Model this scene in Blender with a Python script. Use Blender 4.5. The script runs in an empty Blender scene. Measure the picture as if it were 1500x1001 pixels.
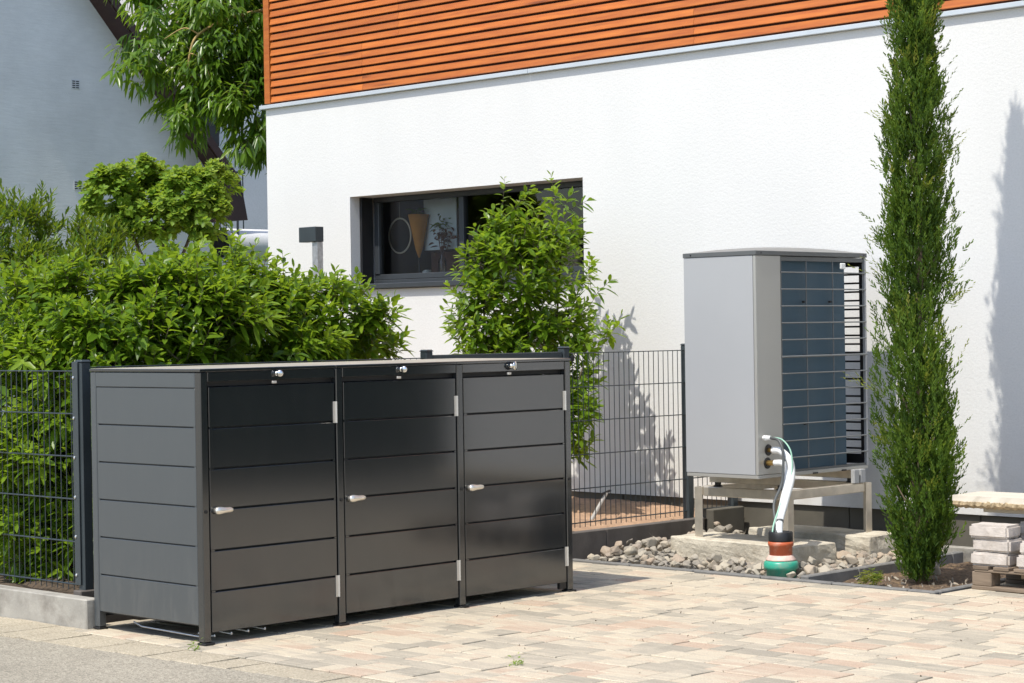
import bpy, bmesh, math, random
import numpy as np
from mathutils import Vector, Matrix, Euler, noise
random.seed(7); np.random.seed(7)
R = math.radians
SC = bpy.context.scene
COL = SC.collection

# ------------------------------------------------------------------ camera, sky, sun, exposure
yaw, pit, rol = R(44.4658), R(0.523), R(-0.8773)
v = Vector((-math.sin(yaw)*math.cos(pit), math.cos(yaw)*math.cos(pit), -math.sin(pit)))
r = Vector((math.cos(yaw), math.sin(yaw), 0)); u = r.cross(v)
r2 = r*math.cos(rol) + u*math.sin(rol); u2 = -r*math.sin(rol) + u*math.cos(rol)
cd = bpy.data.cameras.new('camera'); cam = bpy.data.objects.new('camera', cd); COL.objects.link(cam)
cd.sensor_fit = 'HORIZONTAL'; cd.sensor_width = 36.0; cd.lens = 3036.77/1500*36
cd.shift_y = 12.05/1500; cd.clip_start = 0.1; cd.clip_end = 1500
m = Matrix((r2, u2, -v)).transposed().to_4x4(); m.translation = (0, 0, 1.43855); cam.matrix_world = m
SC.camera = cam

SUN_EL = R(60.0)
world = bpy.data.worlds.new("World"); SC.world = world; world.use_nodes = True
wn = world.node_tree.nodes; wl = world.node_tree.links
bg = wn['Background']; sky = wn.new('ShaderNodeTexSky'); sky.sky_type = 'NISHITA'; sky.sun_disc = False
sky.sun_elevation = SUN_EL; sky.sun_rotation = R(180); sky.air_density = 1.0; sky.dust_density = 1.2
wl.new(sky.outputs[0], bg.inputs[0]); bg.inputs[1].default_value = 0.15
sl = bpy.data.lights.new('sun', 'SUN'); sl.energy = 3.05; sl.angle = R(0.53); sl.color = (1.0, 0.95, 0.855)
sun = bpy.data.objects.new('sun', sl); COL.objects.link(sun)
sd = Vector((-0.08, 1.0, -math.tan(SUN_EL))).normalized()
sun.rotation_euler = sd.to_track_quat('-Z', 'Y').to_euler(); sun.location = (0, -5, 20)
SC.view_settings.view_transform = 'Standard'; SC.view_settings.look = 'None'
SC.view_settings.exposure = 0.66; SC.view_settings.gamma = 1.0; SC.view_settings.use_curve_mapping = False
SC.cycles.max_bounces = 8; SC.cycles.transparent_max_bounces = 12

# ------------------------------------------------------------------ helpers
def tag(o, label=None, cat=None, group=None, kind=None):
    if label: o['label'] = label
    if cat: o['category'] = cat
    if group: o['group'] = group
    if kind: o['kind'] = kind
    return o
W = {}
def empty(name, loc, label=None, cat=None, group=None):
    o = bpy.data.objects.new(name, None); COL.objects.link(o); o.location = loc
    o.empty_display_size = 0.05; W[o] = Vector(loc)
    return tag(o, label, cat, group)
def link_mesh(name, me, mat, parent=None, origin=None):
    o = bpy.data.objects.new(name, me); COL.objects.link(o)
    if mat is not None and len(me.materials) == 0: me.materials.append(mat)
    po = W[parent] if parent else Vector((0, 0, 0))
    org = Vector(origin) if origin is not None else po
    o.location = org - po; W[o] = org
    if parent: o.parent = parent
    return o
def obj(name, bm, mat, parent=None, origin=None, smooth=False):
    """bm is in world coordinates"""
    po = W[parent] if parent else Vector((0, 0, 0))
    org = Vector(origin) if origin is not None else po
    bmesh.ops.translate(bm, verts=bm.verts, vec=-org)
    me = bpy.data.meshes.new(name); bm.to_mesh(me); bm.free()
    if smooth: me.polygons.foreach_set('use_smooth', [True]*len(me.polygons))
    return link_mesh(name, me, mat, parent, org)
def NB(): return bmesh.new()
def box(bm, lo, hi, bev=0.0, rot=None, pivot=None, seg=1):
    lo = Vector(lo); hi = Vector(hi); c = (lo+hi)/2; s = hi-lo
    g = bmesh.ops.create_cube(bm, size=1.0)
    vs = g['verts']
    for q in vs: q.co = Vector((q.co.x*s.x, q.co.y*s.y, q.co.z*s.z))
    if bev > 0:
        es = list({e for q in vs for e in q.link_edges})
        b = bmesh.ops.bevel(bm, geom=es, offset=min(bev, min(s)*0.45), segments=seg, affect='EDGES')
        vs = list({q for f in b['faces'] for q in f.verts} | {q for q in vs if q.is_valid})
    for q in vs:
        co = q.co
        if rot is not None:
            if pivot is None: q.co = rot @ co + c
            else: q.co = rot @ (co + c - Vector(pivot)) + Vector(pivot)
        else: q.co = co + c
    return vs
def boxobj(name, lo, hi, mat, parent=None, bev=0.002, origin=None, rot=None, pivot=None):
    bm = NB(); box(bm, lo, hi, bev, rot, pivot); return obj(name, bm, mat, parent, origin)
def tube(bm, pts, rad, seg=8, cap=True):
    pts = [Vector(p) for p in pts]; n = len(pts)
    if not hasattr(rad, '__len__'): rad = [rad]*n
    rings = []; prev = None
    for i, p in enumerate(pts):
        t = (pts[min(i+1, n-1)] - pts[max(i-1, 0)]).normalized()
        if prev is None:
            a = Vector((0, 0, 1)) if abs(t.z) < 0.9 else Vector((1, 0, 0))
            nx = t.cross(a).normalized()
        else: nx = (prev - t*prev.dot(t)).normalized()
        prev = nx; ny = t.cross(nx)
        rings.append([bm.verts.new(p + (nx*math.cos(2*math.pi*k/seg) + ny*math.sin(2*math.pi*k/seg))*rad[i]) for k in range(seg)])
    for i in range(n-1):
        for k in range(seg):
            bm.faces.new((rings[i][k], rings[i][(k+1) % seg], rings[i+1][(k+1) % seg], rings[i+1][k]))
    if cap:
        bm.faces.new(rings[0][::-1]); bm.faces.new(rings[-1])
def lathe(bm, prof, c, seg=24, axis='Z'):
    c = Vector(c); rings = []
    for (rr, z) in prof:
        ring = []
        for k in range(seg):
            a = 2*math.pi*k/seg
            if axis == 'Z': p = Vector((rr*math.cos(a), rr*math.sin(a), z))
            else: p = Vector((z, rr*math.cos(a), rr*math.sin(a)))
            ring.append(bm.verts.new(c+p))
        rings.append(ring)
    for i in range(len(rings)-1):
        for k in range(seg):
            bm.faces.new((rings[i][k], rings[i][(k+1) % seg], rings[i+1][(k+1) % seg], rings[i+1][k]))
    bm.faces.new(rings[0][::-1]); bm.faces.new(rings[-1])
def prism(bm, poly, x0, x1):
    """polygon in (y,z) extruded along x"""
    a = [bm.verts.new((x0, y, z)) for y, z in poly]; b = [bm.verts.new((x1, y, z)) for y, z in poly]
    bm.faces.new(a[::-1]); bm.faces.new(b)
    for i in range(len(poly)):
        j = (i+1) % len(poly); bm.faces.new((a[i], a[j], b[j], b[i]))
def quad(bm, *ps): return bm.faces.new([bm.verts.new(p) for p in ps])
def fbm(x, y, z=0.0): return noise.fractal(Vector((x, y, z)), 1.0, 2.0, 4)

# ------------------------------------------------------------------ materials
def newmat(name):
    mt = bpy.data.materials.new(name); mt.use_nodes = True
    nt = mt.node_tree; b = nt.nodes['Principled BSDF']
    return mt, nt, b
def nd(nt, typ, **kw):
    n = nt.nodes.new(typ)
    for k, val in kw.items():
        if k.startswith('i_'):
            key = k[2:]; key = int(key) if key.isdigit() else key.replace('_', ' ')
            n.inputs[key].default_value = val
        else: setattr(n, k, val)
    return n
def coords(nt, kind='pos', scale=(1, 1, 1)):
    if kind == 'pos': src = nt.nodes.new('ShaderNodeNewGeometry').outputs['Position']
    else: src = nt.nodes.new('ShaderNodeTexCoord').outputs['Object']
    mp = nt.nodes.new('ShaderNodeMapping'); mp.inputs['Scale'].default_value = scale
    nt.links.new(src, mp.inputs[0]); return mp.outputs[0]
def nz(nt, vec, scale, detail=4, rough=0.55):
    n = nd(nt, 'ShaderNodeTexNoise'); n.inputs['Scale'].default_value = scale
    n.inputs['Detail'].default_value = detail; n.inputs['Roughness'].default_value = rough
    nt.links.new(vec, n.inputs['Vector']); return n.outputs['Fac']
def ramp(nt, fac, stops):
    n = nt.nodes.new('ShaderNodeValToRGB'); cr = n.color_ramp
    while len(cr.elements) < len(stops): cr.elements.new(0.5)
    for e, (p, c) in zip(cr.elements, stops):
        e.position = p; e.color = (c[0], c[1], c[2], 1) if hasattr(c, '__len__') else (c, c, c, 1)
    nt.links.new(fac, n.inputs[0]); return n.outputs[0]
def mix(nt, fac, a, b, typ='MIX'):
    n = nt.nodes.new('ShaderNodeMix'); n.data_type = 'RGBA'; n.blend_type = typ
    for sock, val in ((n.inputs[0], fac), (n.inputs[6], a), (n.inputs[7], b)):
        if hasattr(val, 'is_linked') or isinstance(val, bpy.types.NodeSocket): nt.links.new(val, sock)
        elif hasattr(val, '__len__'): sock.default_value = (val[0], val[1], val[2], 1)
        else: sock.default_value = val
    return n.outputs[2]
def bump(nt, b, h, strength=0.3, dist=0.01):
    n = nt.nodes.new('ShaderNodeBump'); n.inputs['Strength'].default_value = strength
    n.inputs['Distance'].default_value = dist; nt.links.new(h, n.inputs['Height'])
    nt.links.new(n.outputs[0], b.inputs['Normal']); return n
def simple(name, col, rough=0.6, metal=0.0, spec=0.5, var=0.12, vscale=6.0, bscale=None, bstr=0.2, bdist=0.003, dirt=None, dscale=3.0, damt=(0.5, 0.75)):
    mt, nt, b = newmat(name); p = coords(nt)
    f = nz(nt, p, vscale, 5)
    lo = [c*(1-var) for c in col]; hi = [min(1, c*(1+var)) for c in col]
    c = ramp(nt, f, [(0.3, lo), (0.7, hi)])
    if dirt:
        g = ramp(nt, nz(nt, p, dscale, 6, 0.65), [(damt[0], 0.0), (damt[1], 1.0)])
        c = mix(nt, g, c, dirt)
    nt.links.new(c, b.inputs['Base Color'])
    b.inputs['Roughness'].default_value = rough; b.inputs['Metallic'].default_value = metal
    b.inputs['Specular IOR Level'].default_value = spec
    if bscale: bump(nt, b, nz(nt, p, bscale, 4), bstr, bdist)
    return mt

def mat_plaster(name, col, scale=55, strength=0.5, dist=0.006):
    mt, nt, b = newmat(name); p = coords(nt)
    big = ramp(nt, nz(nt, coords(nt, 'pos', (1.5, 1.5, 0.5)), 1.2, 6, 0.6), [(0.3, [c*0.955 for c in col]), (0.7, col)])
    sp = ramp(nt, nz(nt, p, scale*1.6, 3), [(0.35, 0.945), (0.55, 1.0)])
    c0 = mix(nt, 1.0, big, sp, 'MULTIPLY')
    sx = nd(nt, 'ShaderNodeSeparateXYZ'); nt.links.new(p, sx.inputs[0])
    lo = nd(nt, 'ShaderNodeMapRange'); lo.inputs[1].default_value = 0.2; lo.inputs[2].default_value = 0.75; lo.inputs[3].default_value = 0.55; lo.inputs[4].default_value = 0.0
    nt.links.new(sx.outputs[2], lo.inputs[0])
    dn = ramp(nt, nz(nt, p, 5.0, 6, 0.65), [(0.4, 0.0), (0.75, 1.0)])
    mm_ = nd(nt, 'ShaderNodeMath', operation='MULTIPLY'); nt.links.new(lo.outputs[0], mm_.inputs[0]); nt.links.new(dn, mm_.inputs[1])
    c0 = mix(nt, mm_.outputs[0], c0, (0.50, 0.46, 0.39))
    nt.links.new(c0, b.inputs['Base Color'])
    b.inputs['Roughness'].default_value = 0.9; b.inputs['Specular IOR Level'].default_value = 0.2
    pz = coords(nt, 'pos', (1, 1, 1.5))
    bump(nt, b, nz(nt, pz, scale, 5, 0.6), strength, dist)
    return mt
def mat_gable():
    mt, nt, b = newmat('painted_masonry'); p = coords(nt)
    st = coords(nt, 'pos', (1, 2.0, 14))
    f = nz(nt, st, 2.2, 5, 0.7)
    c1 = ramp(nt, f, [(0.3, (0.77, 0.755, 0.73)), (0.7, (0.84, 0.825, 0.80))])
    g = ramp(nt, nz(nt, p, 0.9, 6, 0.6), [(0.4, 0.86), (0.65, 1.0)])
    nt.links.new(mix(nt, 1.0, c1, g, 'MULTIPLY'), b.inputs['Base Color'])
    b.inputs['Roughness'].default_value = 0.9
    bump(nt, b, nz(nt, st, 3.0, 6, 0.75), 0.5, 0.012); return mt
def mat_paint(name, col, rough=0.25, dust=0.25, spec=0.5):
    mt, nt, b = newmat(name); p = coords(nt)
    vert = coords(nt, 'pos', (6, 6, 1.0))
    d = ramp(nt, nz(nt, vert, 3.0, 7, 0.7), [(0.45, 0.0), (0.85, dust)])
    sep = nd(nt, 'ShaderNodeSeparateXYZ'); nt.links.new(p, sep.inputs[0])
    low = nd(nt, 'ShaderNodeMapRange'); low.inputs[1].default_value = 0.0; low.inputs[2].default_value = 0.45
    low.inputs[3].default_value = 1.0; low.inputs[4].default_value = 0.12
    nt.links.new(sep.outputs[2], low.inputs[0])
    ml = nd(nt, 'ShaderNodeMath', operation='MULTIPLY'); nt.links.new(d, ml.inputs[0]); nt.links.new(low.outputs[0], ml.inputs[1])
    nt.links.new(mix(nt, ml.outputs[0], col, (0.22, 0.20, 0.17)), b.inputs['Base Color'])
    rr = nd(nt, 'ShaderNodeMapRange'); rr.inputs[3].default_value = rough; rr.inputs[4].default_value = rough+0.45
    nt.links.new(ml.outputs[0], rr.inputs[0]); nt.links.new(rr.outputs[0], b.inputs['Roughness'])
    b.inputs['IOR'].default_value = 1.9
    bump(nt, b, nz(nt, p, 1.6, 2), 0.05, 0.006)
    return mt
def mat_wood(name, c0, c1, rough=0.55, axis='x', knots=True, dirt=None):
    mt, nt, b = newmat(name)
    sc = {'x': (0.8, 9, 9), 'y': (9, 0.8, 9)}[axis]
    p = coords(nt, 'pos', sc)
    at = nd(nt, 'ShaderNodeObjectInfo')
    add = nd(nt, 'ShaderNodeVectorMath', operation='ADD'); nt.links.new(p, add.inputs[0])
    ml = nd(nt, 'ShaderNodeMath', operation='MULTIPLY'); ml.inputs[1].default_value = 37.0; nt.links.new(at.outputs['Random'], ml.inputs[0])
    nt.links.new(ml.outputs[0], add.inputs[1])
    f = nz(nt, add.outputs[0], 3.2, 6, 0.65)
    c = ramp(nt, f, [(0.28, c0), (0.7, c1)])
    if knots:
        k = nd(nt, 'ShaderNodeTexVoronoi'); k.inputs['Scale'].default_value = 1.1
        nt.links.new(add.outputs[0], k.inputs['Vector'])
        kf = ramp(nt, k.outputs['Distance'], [(0.06, 0.75), (0.17, 0.0)])
        c = mix(nt, kf, c, [q*0.35 for q in c0])
    tone = ramp(nt, at.outputs['Random'], [(0.0, 0.82), (1.0, 1.08)])
    c = mix(nt, 1.0, c, tone, 'MULTIPLY')
    if dirt: c = mix(nt, ramp(nt, nz(nt, coords(nt), 9, 5), [(0.45, 0.0), (0.75, 0.8)]), c, dirt)
    nt.links.new(c, b.inputs['Base Color']); b.inputs['Roughness'].default_value = rough
    bump(nt, b, f, 0.25, 0.002); return mt
def mat_leaf(name, stops, rough=0.32, trans=0.35, tcol=(0.22, 0.34, 0.03), spec=0.5):
    mt, nt, b = newmat(name)
    a = nd(nt, 'ShaderNodeAttribute', attribute_name='rnd')
    c = ramp(nt, a.outputs['Fac'], stops)
    nt.links.new(c, b.inputs['Base Color']); b.inputs['Roughness'].default_value = rough
    b.inputs['Specular IOR Level'].default_value = spec
    t = nd(nt, 'ShaderNodeBsdfTranslucent')
    nt.links.new(mix(nt, 0.5, c, tcol), t.inputs[0])
    ms = nd(nt, 'ShaderNodeMixShader'); ms.inputs[0].default_value = trans
    nt.links.new(b.outputs[0], ms.inputs[1]); nt.links.new(t.outputs[0], ms.inputs[2])
    nt.links.new(ms.outputs[0], nt.nodes['Material Output'].inputs[0]); return mt
def mat_paver():
    mt, nt, b = newmat('paver_concrete'); p = coords(nt)
    a = nd(nt, 'ShaderNodeAttribute', attribute_name='rnd')
    off = nd(nt, 'ShaderNodeMath', operation='MULTIPLY'); off.inputs[1].default_value = 53.0; nt.links.new(a.outputs['Fac'], off.inputs[0])
    st = coords(nt, 'pos', (3.0, 15.0, 3.0))
    va = nd(nt, 'ShaderNodeVectorMath', operation='ADD'); nt.links.new(st, va.inputs[0]); nt.links.new(off.outputs[0], va.inputs[1])
    f = nz(nt, va.outputs[0], 1.6, 5, 0.6); f2 = nz(nt, p, 150.0, 3)
    ad = nd(nt, 'ShaderNodeMath', operation='MULTIPLY_ADD'); ad.inputs[1].default_value = 1.25; ad.inputs[2].default_value = -0.625
    nt.links.new(f, ad.inputs[0])
    sm = nd(nt, 'ShaderNodeMath', operation='ADD'); nt.links.new(ad.outputs[0], sm.inputs[0]); nt.links.new(a.outputs['Fac'], sm.inputs[1])
    c = ramp(nt, sm.outputs[0], [(0.0, (0.30, 0.27, 0.215)), (0.22, (0.38, 0.34, 0.265)), (0.4, (0.46, 0.40, 0.31)), (0.56, (0.56, 0.49, 0.365)), (0.68, (0.54, 0.46, 0.34)), (0.8, (0.50, 0.385, 0.285)), (1.0, (0.45, 0.325, 0.235))])
    c = mix(nt, ramp(nt, nz(nt, p, 1.7, 6, 0.65), [(0.35, 0.1), (0.8, 0.6)]), c, (0.48, 0.415, 0.32))
    g = ramp(nt, f2, [(0.3, 0.78), (0.6, 1.04)])
    nt.links.new(mix(nt, 1.0, c, g, 'MULTIPLY'), b.inputs['Base Color'])
    b.inputs['Roughness'].default_value = 0.85; b.inputs['Specular IOR Level'].default_value = 0.3
    bump(nt, b, nz(nt, p, 90, 5), 0.35, 0.004); return mt
def mat_aggregate(name, c0, c1, c2, scale=140):
    mt, nt, b = newmat(name); p = coords(nt)
    vo = nd(nt, 'ShaderNodeTexVoronoi'); vo.inputs['Scale'].default_value = scale
    nt.links.new(p, vo.inputs['Vector'])
    bw = nd(nt, 'ShaderNodeSeparateColor'); nt.links.new(vo.outputs['Color'], bw.inputs[0])
    c = ramp(nt, bw.outputs[0], [(0.0, c0), (0.5, c1), (1.0, c2)])
    g = ramp(nt, nz(nt, p, 1.6, 6, 0.6), [(0.3, 0.82), (0.7, 1.05)])
    nt.links.new(mix(nt, 1.0, c, g, 'MULTIPLY'), b.inputs['Base Color']); b.inputs['Roughness'].default_value = 0.9
    bump(nt, b, vo.outputs['Distance'], 0.6, 0.006); return mt

M = {}
M['plaster'] = mat_plaster('white_render', (0.70, 0.697, 0.68), 50, 0.30, 0.005)
M['gable'] = mat_gable()
M['far_wall'] = mat_plaster('far_wall_render', (0.70, 0.70, 0.70), 30, 0.3)
M['paint'] = mat_paint('anthracite_paint', (0.018, 0.021, 0.023), 0.115, 0.2)
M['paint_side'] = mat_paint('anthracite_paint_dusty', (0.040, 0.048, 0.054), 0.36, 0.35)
M['lid'] = simple('cream_sheen_lid', (0.36, 0.33, 0.27), 0.55, var=0.2, vscale=9)  # cream sheen of the lid tops put into the base colour
M['fence'] = simple('anthracite_fence_paint', (0.035, 0.045, 0.05), 0.4, var=0.1)
M['black'] = simple('black_plastic', (0.012, 0.012, 0.013), 0.5)
M['chrome'] = simple('polished_steel', (0.75, 0.74, 0.70), 0.12, 1.0, var=0.05)
M['nickel'] = simple('brushed_nickel', (0.80, 0.76, 0.68), 0.38, 0.85, var=0.06)
M['hinge'] = simple('stainless_hinge', (0.66, 0.64, 0.60), 0.4, 0.7, var=0.08)
M['galv'] = simple('galvanised_steel', (0.5, 0.5, 0.5), 0.45, 0.7, var=0.2, vscale=30)
M['stand'] = simple('stainless_stand', (0.62, 0.56, 0.47), 0.42, 0.75, var=0.12, vscale=14)
M['hp_side'] = simple('light_grey_sheet', (0.355, 0.36, 0.365), 0.42, var=0.03, vscale=2)
M['hp_front'] = simple('warm_grey_sheet', (0.40, 0.39, 0.36), 0.32, 0.3, var=0.03, vscale=2)
M['hp_top'] = simple('grey_cover', (0.21, 0.21, 0.20), 0.5, var=0.05)
M['hp_rim'] = simple('dark_grey_rim', (0.10, 0.105, 0.105), 0.45, var=0.05)
M['grille'] = simple('grey_grille_wire', (0.13, 0.14, 0.145), 0.45, var=0.05)
M['zinc'] = simple('zinc_flashing', (0.56, 0.60, 0.63), 0.45, 0.3, var=0.05)
M['sill'] = simple('anthracite_aluminium', (0.055, 0.062, 0.07), 0.38, 0.3, var=0.05)
M['cladding'] = mat_wood('orange_stained_larch', (0.36, 0.085, 0.012), (0.55, 0.165, 0.024), 0.5)
M['batten'] = simple('dark_red_batten', (0.07, 0.018, 0.008), 0.8)
M['concrete'] = simple('grey_concrete', (0.34, 0.32, 0.28), 0.9, var=0.16, vscale=7, bscale=60, bstr=0.4, bdist=0.005, dirt=(0.17, 0.15, 0.125), dscale=4.0)
M['block'] = simple('pale_concrete', (0.53, 0.48, 0.385), 0.9, var=0.14, vscale=9, bscale=38, bstr=0.9, bdist=0.008, dirt=(0.33, 0.28, 0.21), dscale=6.0)
M['edging'] = simple('dark_grey_edging', (0.17, 0.165, 0.155), 0.9, var=0.2, vscale=12, bscale=90, bstr=0.4)
M['kerb_dark'] = simple('dark_brown_concrete', (0.115, 0.10, 0.088), 0.9, var=0.22, vscale=8, bscale=90, bstr=0.4)
M['plinth'] = simple('dark_base_render', (0.105, 0.095, 0.075), 0.9, var=0.15, vscale=5)
M['sandblock'] = simple('sandstone_block', (0.52, 0.47, 0.42), 0.92, var=0.14, vscale=16, bscale=80, bstr=0.6, bdist=0.005, dirt=(0.38, 0.33, 0.28), dscale=11.0)
M['pallet'] = mat_wood('weathered_pallet_wood', (0.13, 0.095, 0.065), (0.27, 0.205, 0.145), 0.8)
M['plank'] = mat_wood('fresh_sawn_plank', (0.58, 0.52, 0.42), (0.68, 0.62, 0.52), 0.8)
M['bark'] = simple('orange_bark', (0.40, 0.31, 0.19), 0.9, var=0.5, vscale=30, bscale=60, bstr=0.8)
M['soil'] = simple('sandy_soil', (0.40, 0.255, 0.16), 0.95, var=0.25, vscale=18, bscale=45, bstr=0.9, bdist=0.015, dirt=(0.24, 0.15, 0.10), dscale=9.0)
M['darksoil'] = simple('bark_mulch_soil', (0.12, 0.08, 0.05), 0.95, var=0.35, vscale=30, bscale=60, bstr=1.0, bdist=0.02, dirt=(0.24, 0.16, 0.085), dscale=28.0, damt=(0.52, 0.66))
M['gravelbase'] = simple('crushed_stone_base', (0.27, 0.25, 0.215), 0.95, var=0.3, vscale=22, bscale=35, bstr=1.0, bdist=0.02)
M['stone'] = None
M['asphalt'] = mat_aggregate('worn_asphalt', (0.22, 0.195, 0.15), (0.33, 0.295, 0.23), (0.45, 0.40, 0.31), 130)
M['oldpaver'] = mat_aggregate('exposed_aggregate', (0.33, 0.28, 0.20), (0.43, 0.37, 0.27), (0.54, 0.47, 0.35), 150)
M['joint'] = simple('joint_sand', (0.30, 0.26, 0.19), 0.95, var=0.25, vscale=20)
M['ground'] = simple('beige_ground', (0.33, 0.30, 0.25), 0.95, var=0.2, vscale=0.6)
M['paver'] = mat_paver()
M['roof'] = simple('dark_red_brown_wood', (0.045, 0.018, 0.015), 0.6, var=0.2)
M['bark_brown'] = simple('brown_bark', (0.12, 0.09, 0.06), 0.9, var=0.3, vscale=25, bscale=60, bstr=0.6)
M['lichen'] = simple('yellow_lichen_bark', (0.36, 0.25, 0.10), 0.9, var=0.4, vscale=14)
M['white'] = simple('white_plastic', (0.78, 0.79, 0.78), 0.4, var=0.03)
M['ring'] = simple('pale_wood_hoop', (0.62, 0.54, 0.42), 0.6, var=0.05)
M['orange'] = simple('ochre_felt', (0.62, 0.25, 0.03), 0.8, var=0.15)
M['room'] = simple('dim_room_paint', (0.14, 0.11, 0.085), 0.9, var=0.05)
M['panel'] = simple('pale_reflection_board', (0.62, 0.68, 0.72), 0.8, var=0.05)  # pale tone of the added reflection board, shared by the inner sill
M['redbrown'] = simple('red_brown_wood', (0.16, 0.06, 0.04), 0.6, var=0.2)
M['green_pvc'] = simple('green_plastic', (0.03, 0.33, 0.22), 0.35, var=0.06, dirt=(0.2, 0.3, 0.22), dscale=14)
M['orange_pvc'] = simple('orange_plastic', (0.46, 0.10, 0.035), 0.45, var=0.08, dirt=(0.5, 0.3, 0.22), dscale=12)
M['dust_pvc'] = simple('dusty_orange_plastic', (0.62, 0.45, 0.38), 0.7, var=0.2, vscale=25)
M['brass'] = simple('brass', (0.65, 0.42, 0.14), 0.3, 0.9, var=0.08)
M['greycable'] = simple('grey_cable', (0.08, 0.085, 0.085), 0.5)
M['greencable'] = simple('pale_green_cable', (0.30, 0.52, 0.40), 0.5)
# coil: dark blue fins
mt, nt, b = newmat('blue_fin_coil'); p = coords(nt)
wv = nd(nt, 'ShaderNodeTexWave', bands_direction='Z'); wv.inputs['Scale'].default_value = 60; wv.inputs['Distortion'].default_value = 0.3
nt.links.new(p, wv.inputs['Vector'])
cc = ramp(nt, wv.outputs['Fac'], [(0.0, (0.02, 0.055, 0.088)), (1.0, (0.045, 0.115, 0.17))])
cc = mix(nt, ramp(nt, nz(nt, coords(nt, 'pos', (1, 1, 0.15)), 6, 3), [(0.4, 0.0), (0.7, 0.35)]), cc, (0.06, 0.11, 0.15))
nt.links.new(cc, b.inputs['Base Color']); b.inputs['Roughness'].default_value = 0.45; bump(nt, b, wv.outputs['Fac'], 0.5, 0.004)
M['coil'] = mt
# stones vary one by one
mt, nt, b = newmat('crushed_stone'); p = coords(nt)
oi = nd(nt, 'ShaderNodeObjectInfo'); at = nd(nt, 'ShaderNodeAttribute', attribute_name='rnd')
sm = nd(nt, 'ShaderNodeMath', operation='ADD'); nt.links.new(oi.outputs['Random'], sm.inputs[0]); nt.links.new(at.outputs['Fac'], sm.inputs[1])
fr = nd(nt, 'ShaderNodeMath', operation='FRACT'); nt.links.new(sm.outputs[0], fr.inputs[0])
c = ramp(nt, fr.outputs[0], [(0.0, (0.19, 0.17, 0.145)), (0.35, (0.31, 0.28, 0.23)), (0.6, (0.42, 0.375, 0.295)), (0.8, (0.37, 0.29, 0.215)), (1.0, (0.25, 0.23, 0.205))])
c = mix(nt, ramp(nt, nz(nt, p, 30, 5), [(0.4, 0.0), (0.8, 0.6)]), c, (0.40, 0.34, 0.26))
nt.links.new(c, b.inputs['Base Color']); b.inputs['Roughness'].default_value = 0.9; bump(nt, b, nz(nt, p, 120, 4), 0.4, 0.004)
M['stone'] = mt
# thin window glass: fresnel mix of see-through and mirror
mt, nt, b = newmat('window_glass'); nt.nodes.remove(b)
tr = nd(nt, 'ShaderNodeBsdfTransparent'); tr.inputs[0].default_value = (0.86, 0.9, 0.9, 1)
gl = nd(nt, 'ShaderNodeBsdfGlossy'); gl.inputs['Roughness'].default_value = 0.01
fz = nd(nt, 'ShaderNodeFresnel'); fz.inputs[0].default_value = 1.6
ms = nd(nt, 'ShaderNodeMixShader'); nt.links.new(fz.outputs[0], ms.inputs[0]); nt.links.new(tr.outputs[0], ms.inputs[1]); nt.links.new(gl.outputs[0], ms.inputs[2])
nt.links.new(ms.outputs[0], nt.nodes['Material Output'].inputs[0]); M['glass'] = mt

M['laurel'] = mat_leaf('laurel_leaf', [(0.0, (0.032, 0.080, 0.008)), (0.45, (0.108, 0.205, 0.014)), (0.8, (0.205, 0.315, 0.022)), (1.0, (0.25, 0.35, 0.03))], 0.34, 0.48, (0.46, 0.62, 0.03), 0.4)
M['peach'] = mat_leaf('long_drooping_leaf', [(0.0, (0.027, 0.068, 0.010)), (0.5, (0.082, 0.168, 0.014)), (0.85, (0.145, 0.245, 0.022)), (1.0, (0.20, 0.24, 0.03))], 0.30, 0.45, (0.40, 0.58, 0.03), 0.45)
M['roundleaf'] = mat_leaf('round_pale_leaf', [(0.0, (0.07, 0.150, 0.015)), (0.5, (0.17, 0.30, 0.03)), (1.0, (0.30, 0.40, 0.08))], 0.5, 0.48, (0.55, 0.68, 0.05), 0.3)
M['narrow'] = mat_leaf('narrow_leaf', [(0.0, (0.03, 0.078, 0.010)), (0.5, (0.066, 0.15, 0.014)), (1.0, (0.13, 0.20, 0.025))], 0.38, 0.42, (0.45, 0.56, 0.02), 0.38)
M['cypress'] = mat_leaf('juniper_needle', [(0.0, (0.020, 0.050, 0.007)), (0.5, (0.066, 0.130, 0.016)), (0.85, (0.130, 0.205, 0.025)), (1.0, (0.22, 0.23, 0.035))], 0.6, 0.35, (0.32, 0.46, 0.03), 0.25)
M['dryleaf'] = mat_leaf('reddish_dry_leaf', [(0.0, (0.10, 0.03, 0.02)), (1.0, (0.22, 0.08, 0.03))], 0.6, 0.2, (0.2, 0.05, 0.02))

# ------------------------------------------------------------------ ground, road, paving
bm = NB(); quad(bm, (-300, -300, -0.14), (300, -300, -0.14), (300, 300, -0.14), (-300, 300, -0.14))
tag(obj('ground', bm, M['ground']), kind='structure')
def yroad(x): return 5.43 + 0.055*(x+8.84)
bm = NB()
n = 60; top = []
for i in range(n+1):
    x = -60 + 75*i/n
    if -12 < x < -4: pass
xs = [-60, -30, -14] + [-12 + 0.1*i for i in range(90)] + [0, 15, 40]
prev = None
for x in xs:
    yb = yroad(max(-14, min(x, -3))) + (0.03*fbm(x*3.1, 5.0) if -12 < x < -3 else 0)
    a = bm.verts.new((x, yb, -0.003)); c_ = bm.verts.new((x, -60, -0.003)); e = bm.verts.new((x, yb, -0.13))
    if prev: bm.faces.new((prev[1], c_, a, prev[0])); bm.faces.new((prev[0], a, e, prev[2]))
    prev = (a, c_, e)
bmesh.ops.recalc_face_normals(bm, faces=bm.faces)
tag(obj('road', bm, M['asphalt']), kind='structure')

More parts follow.
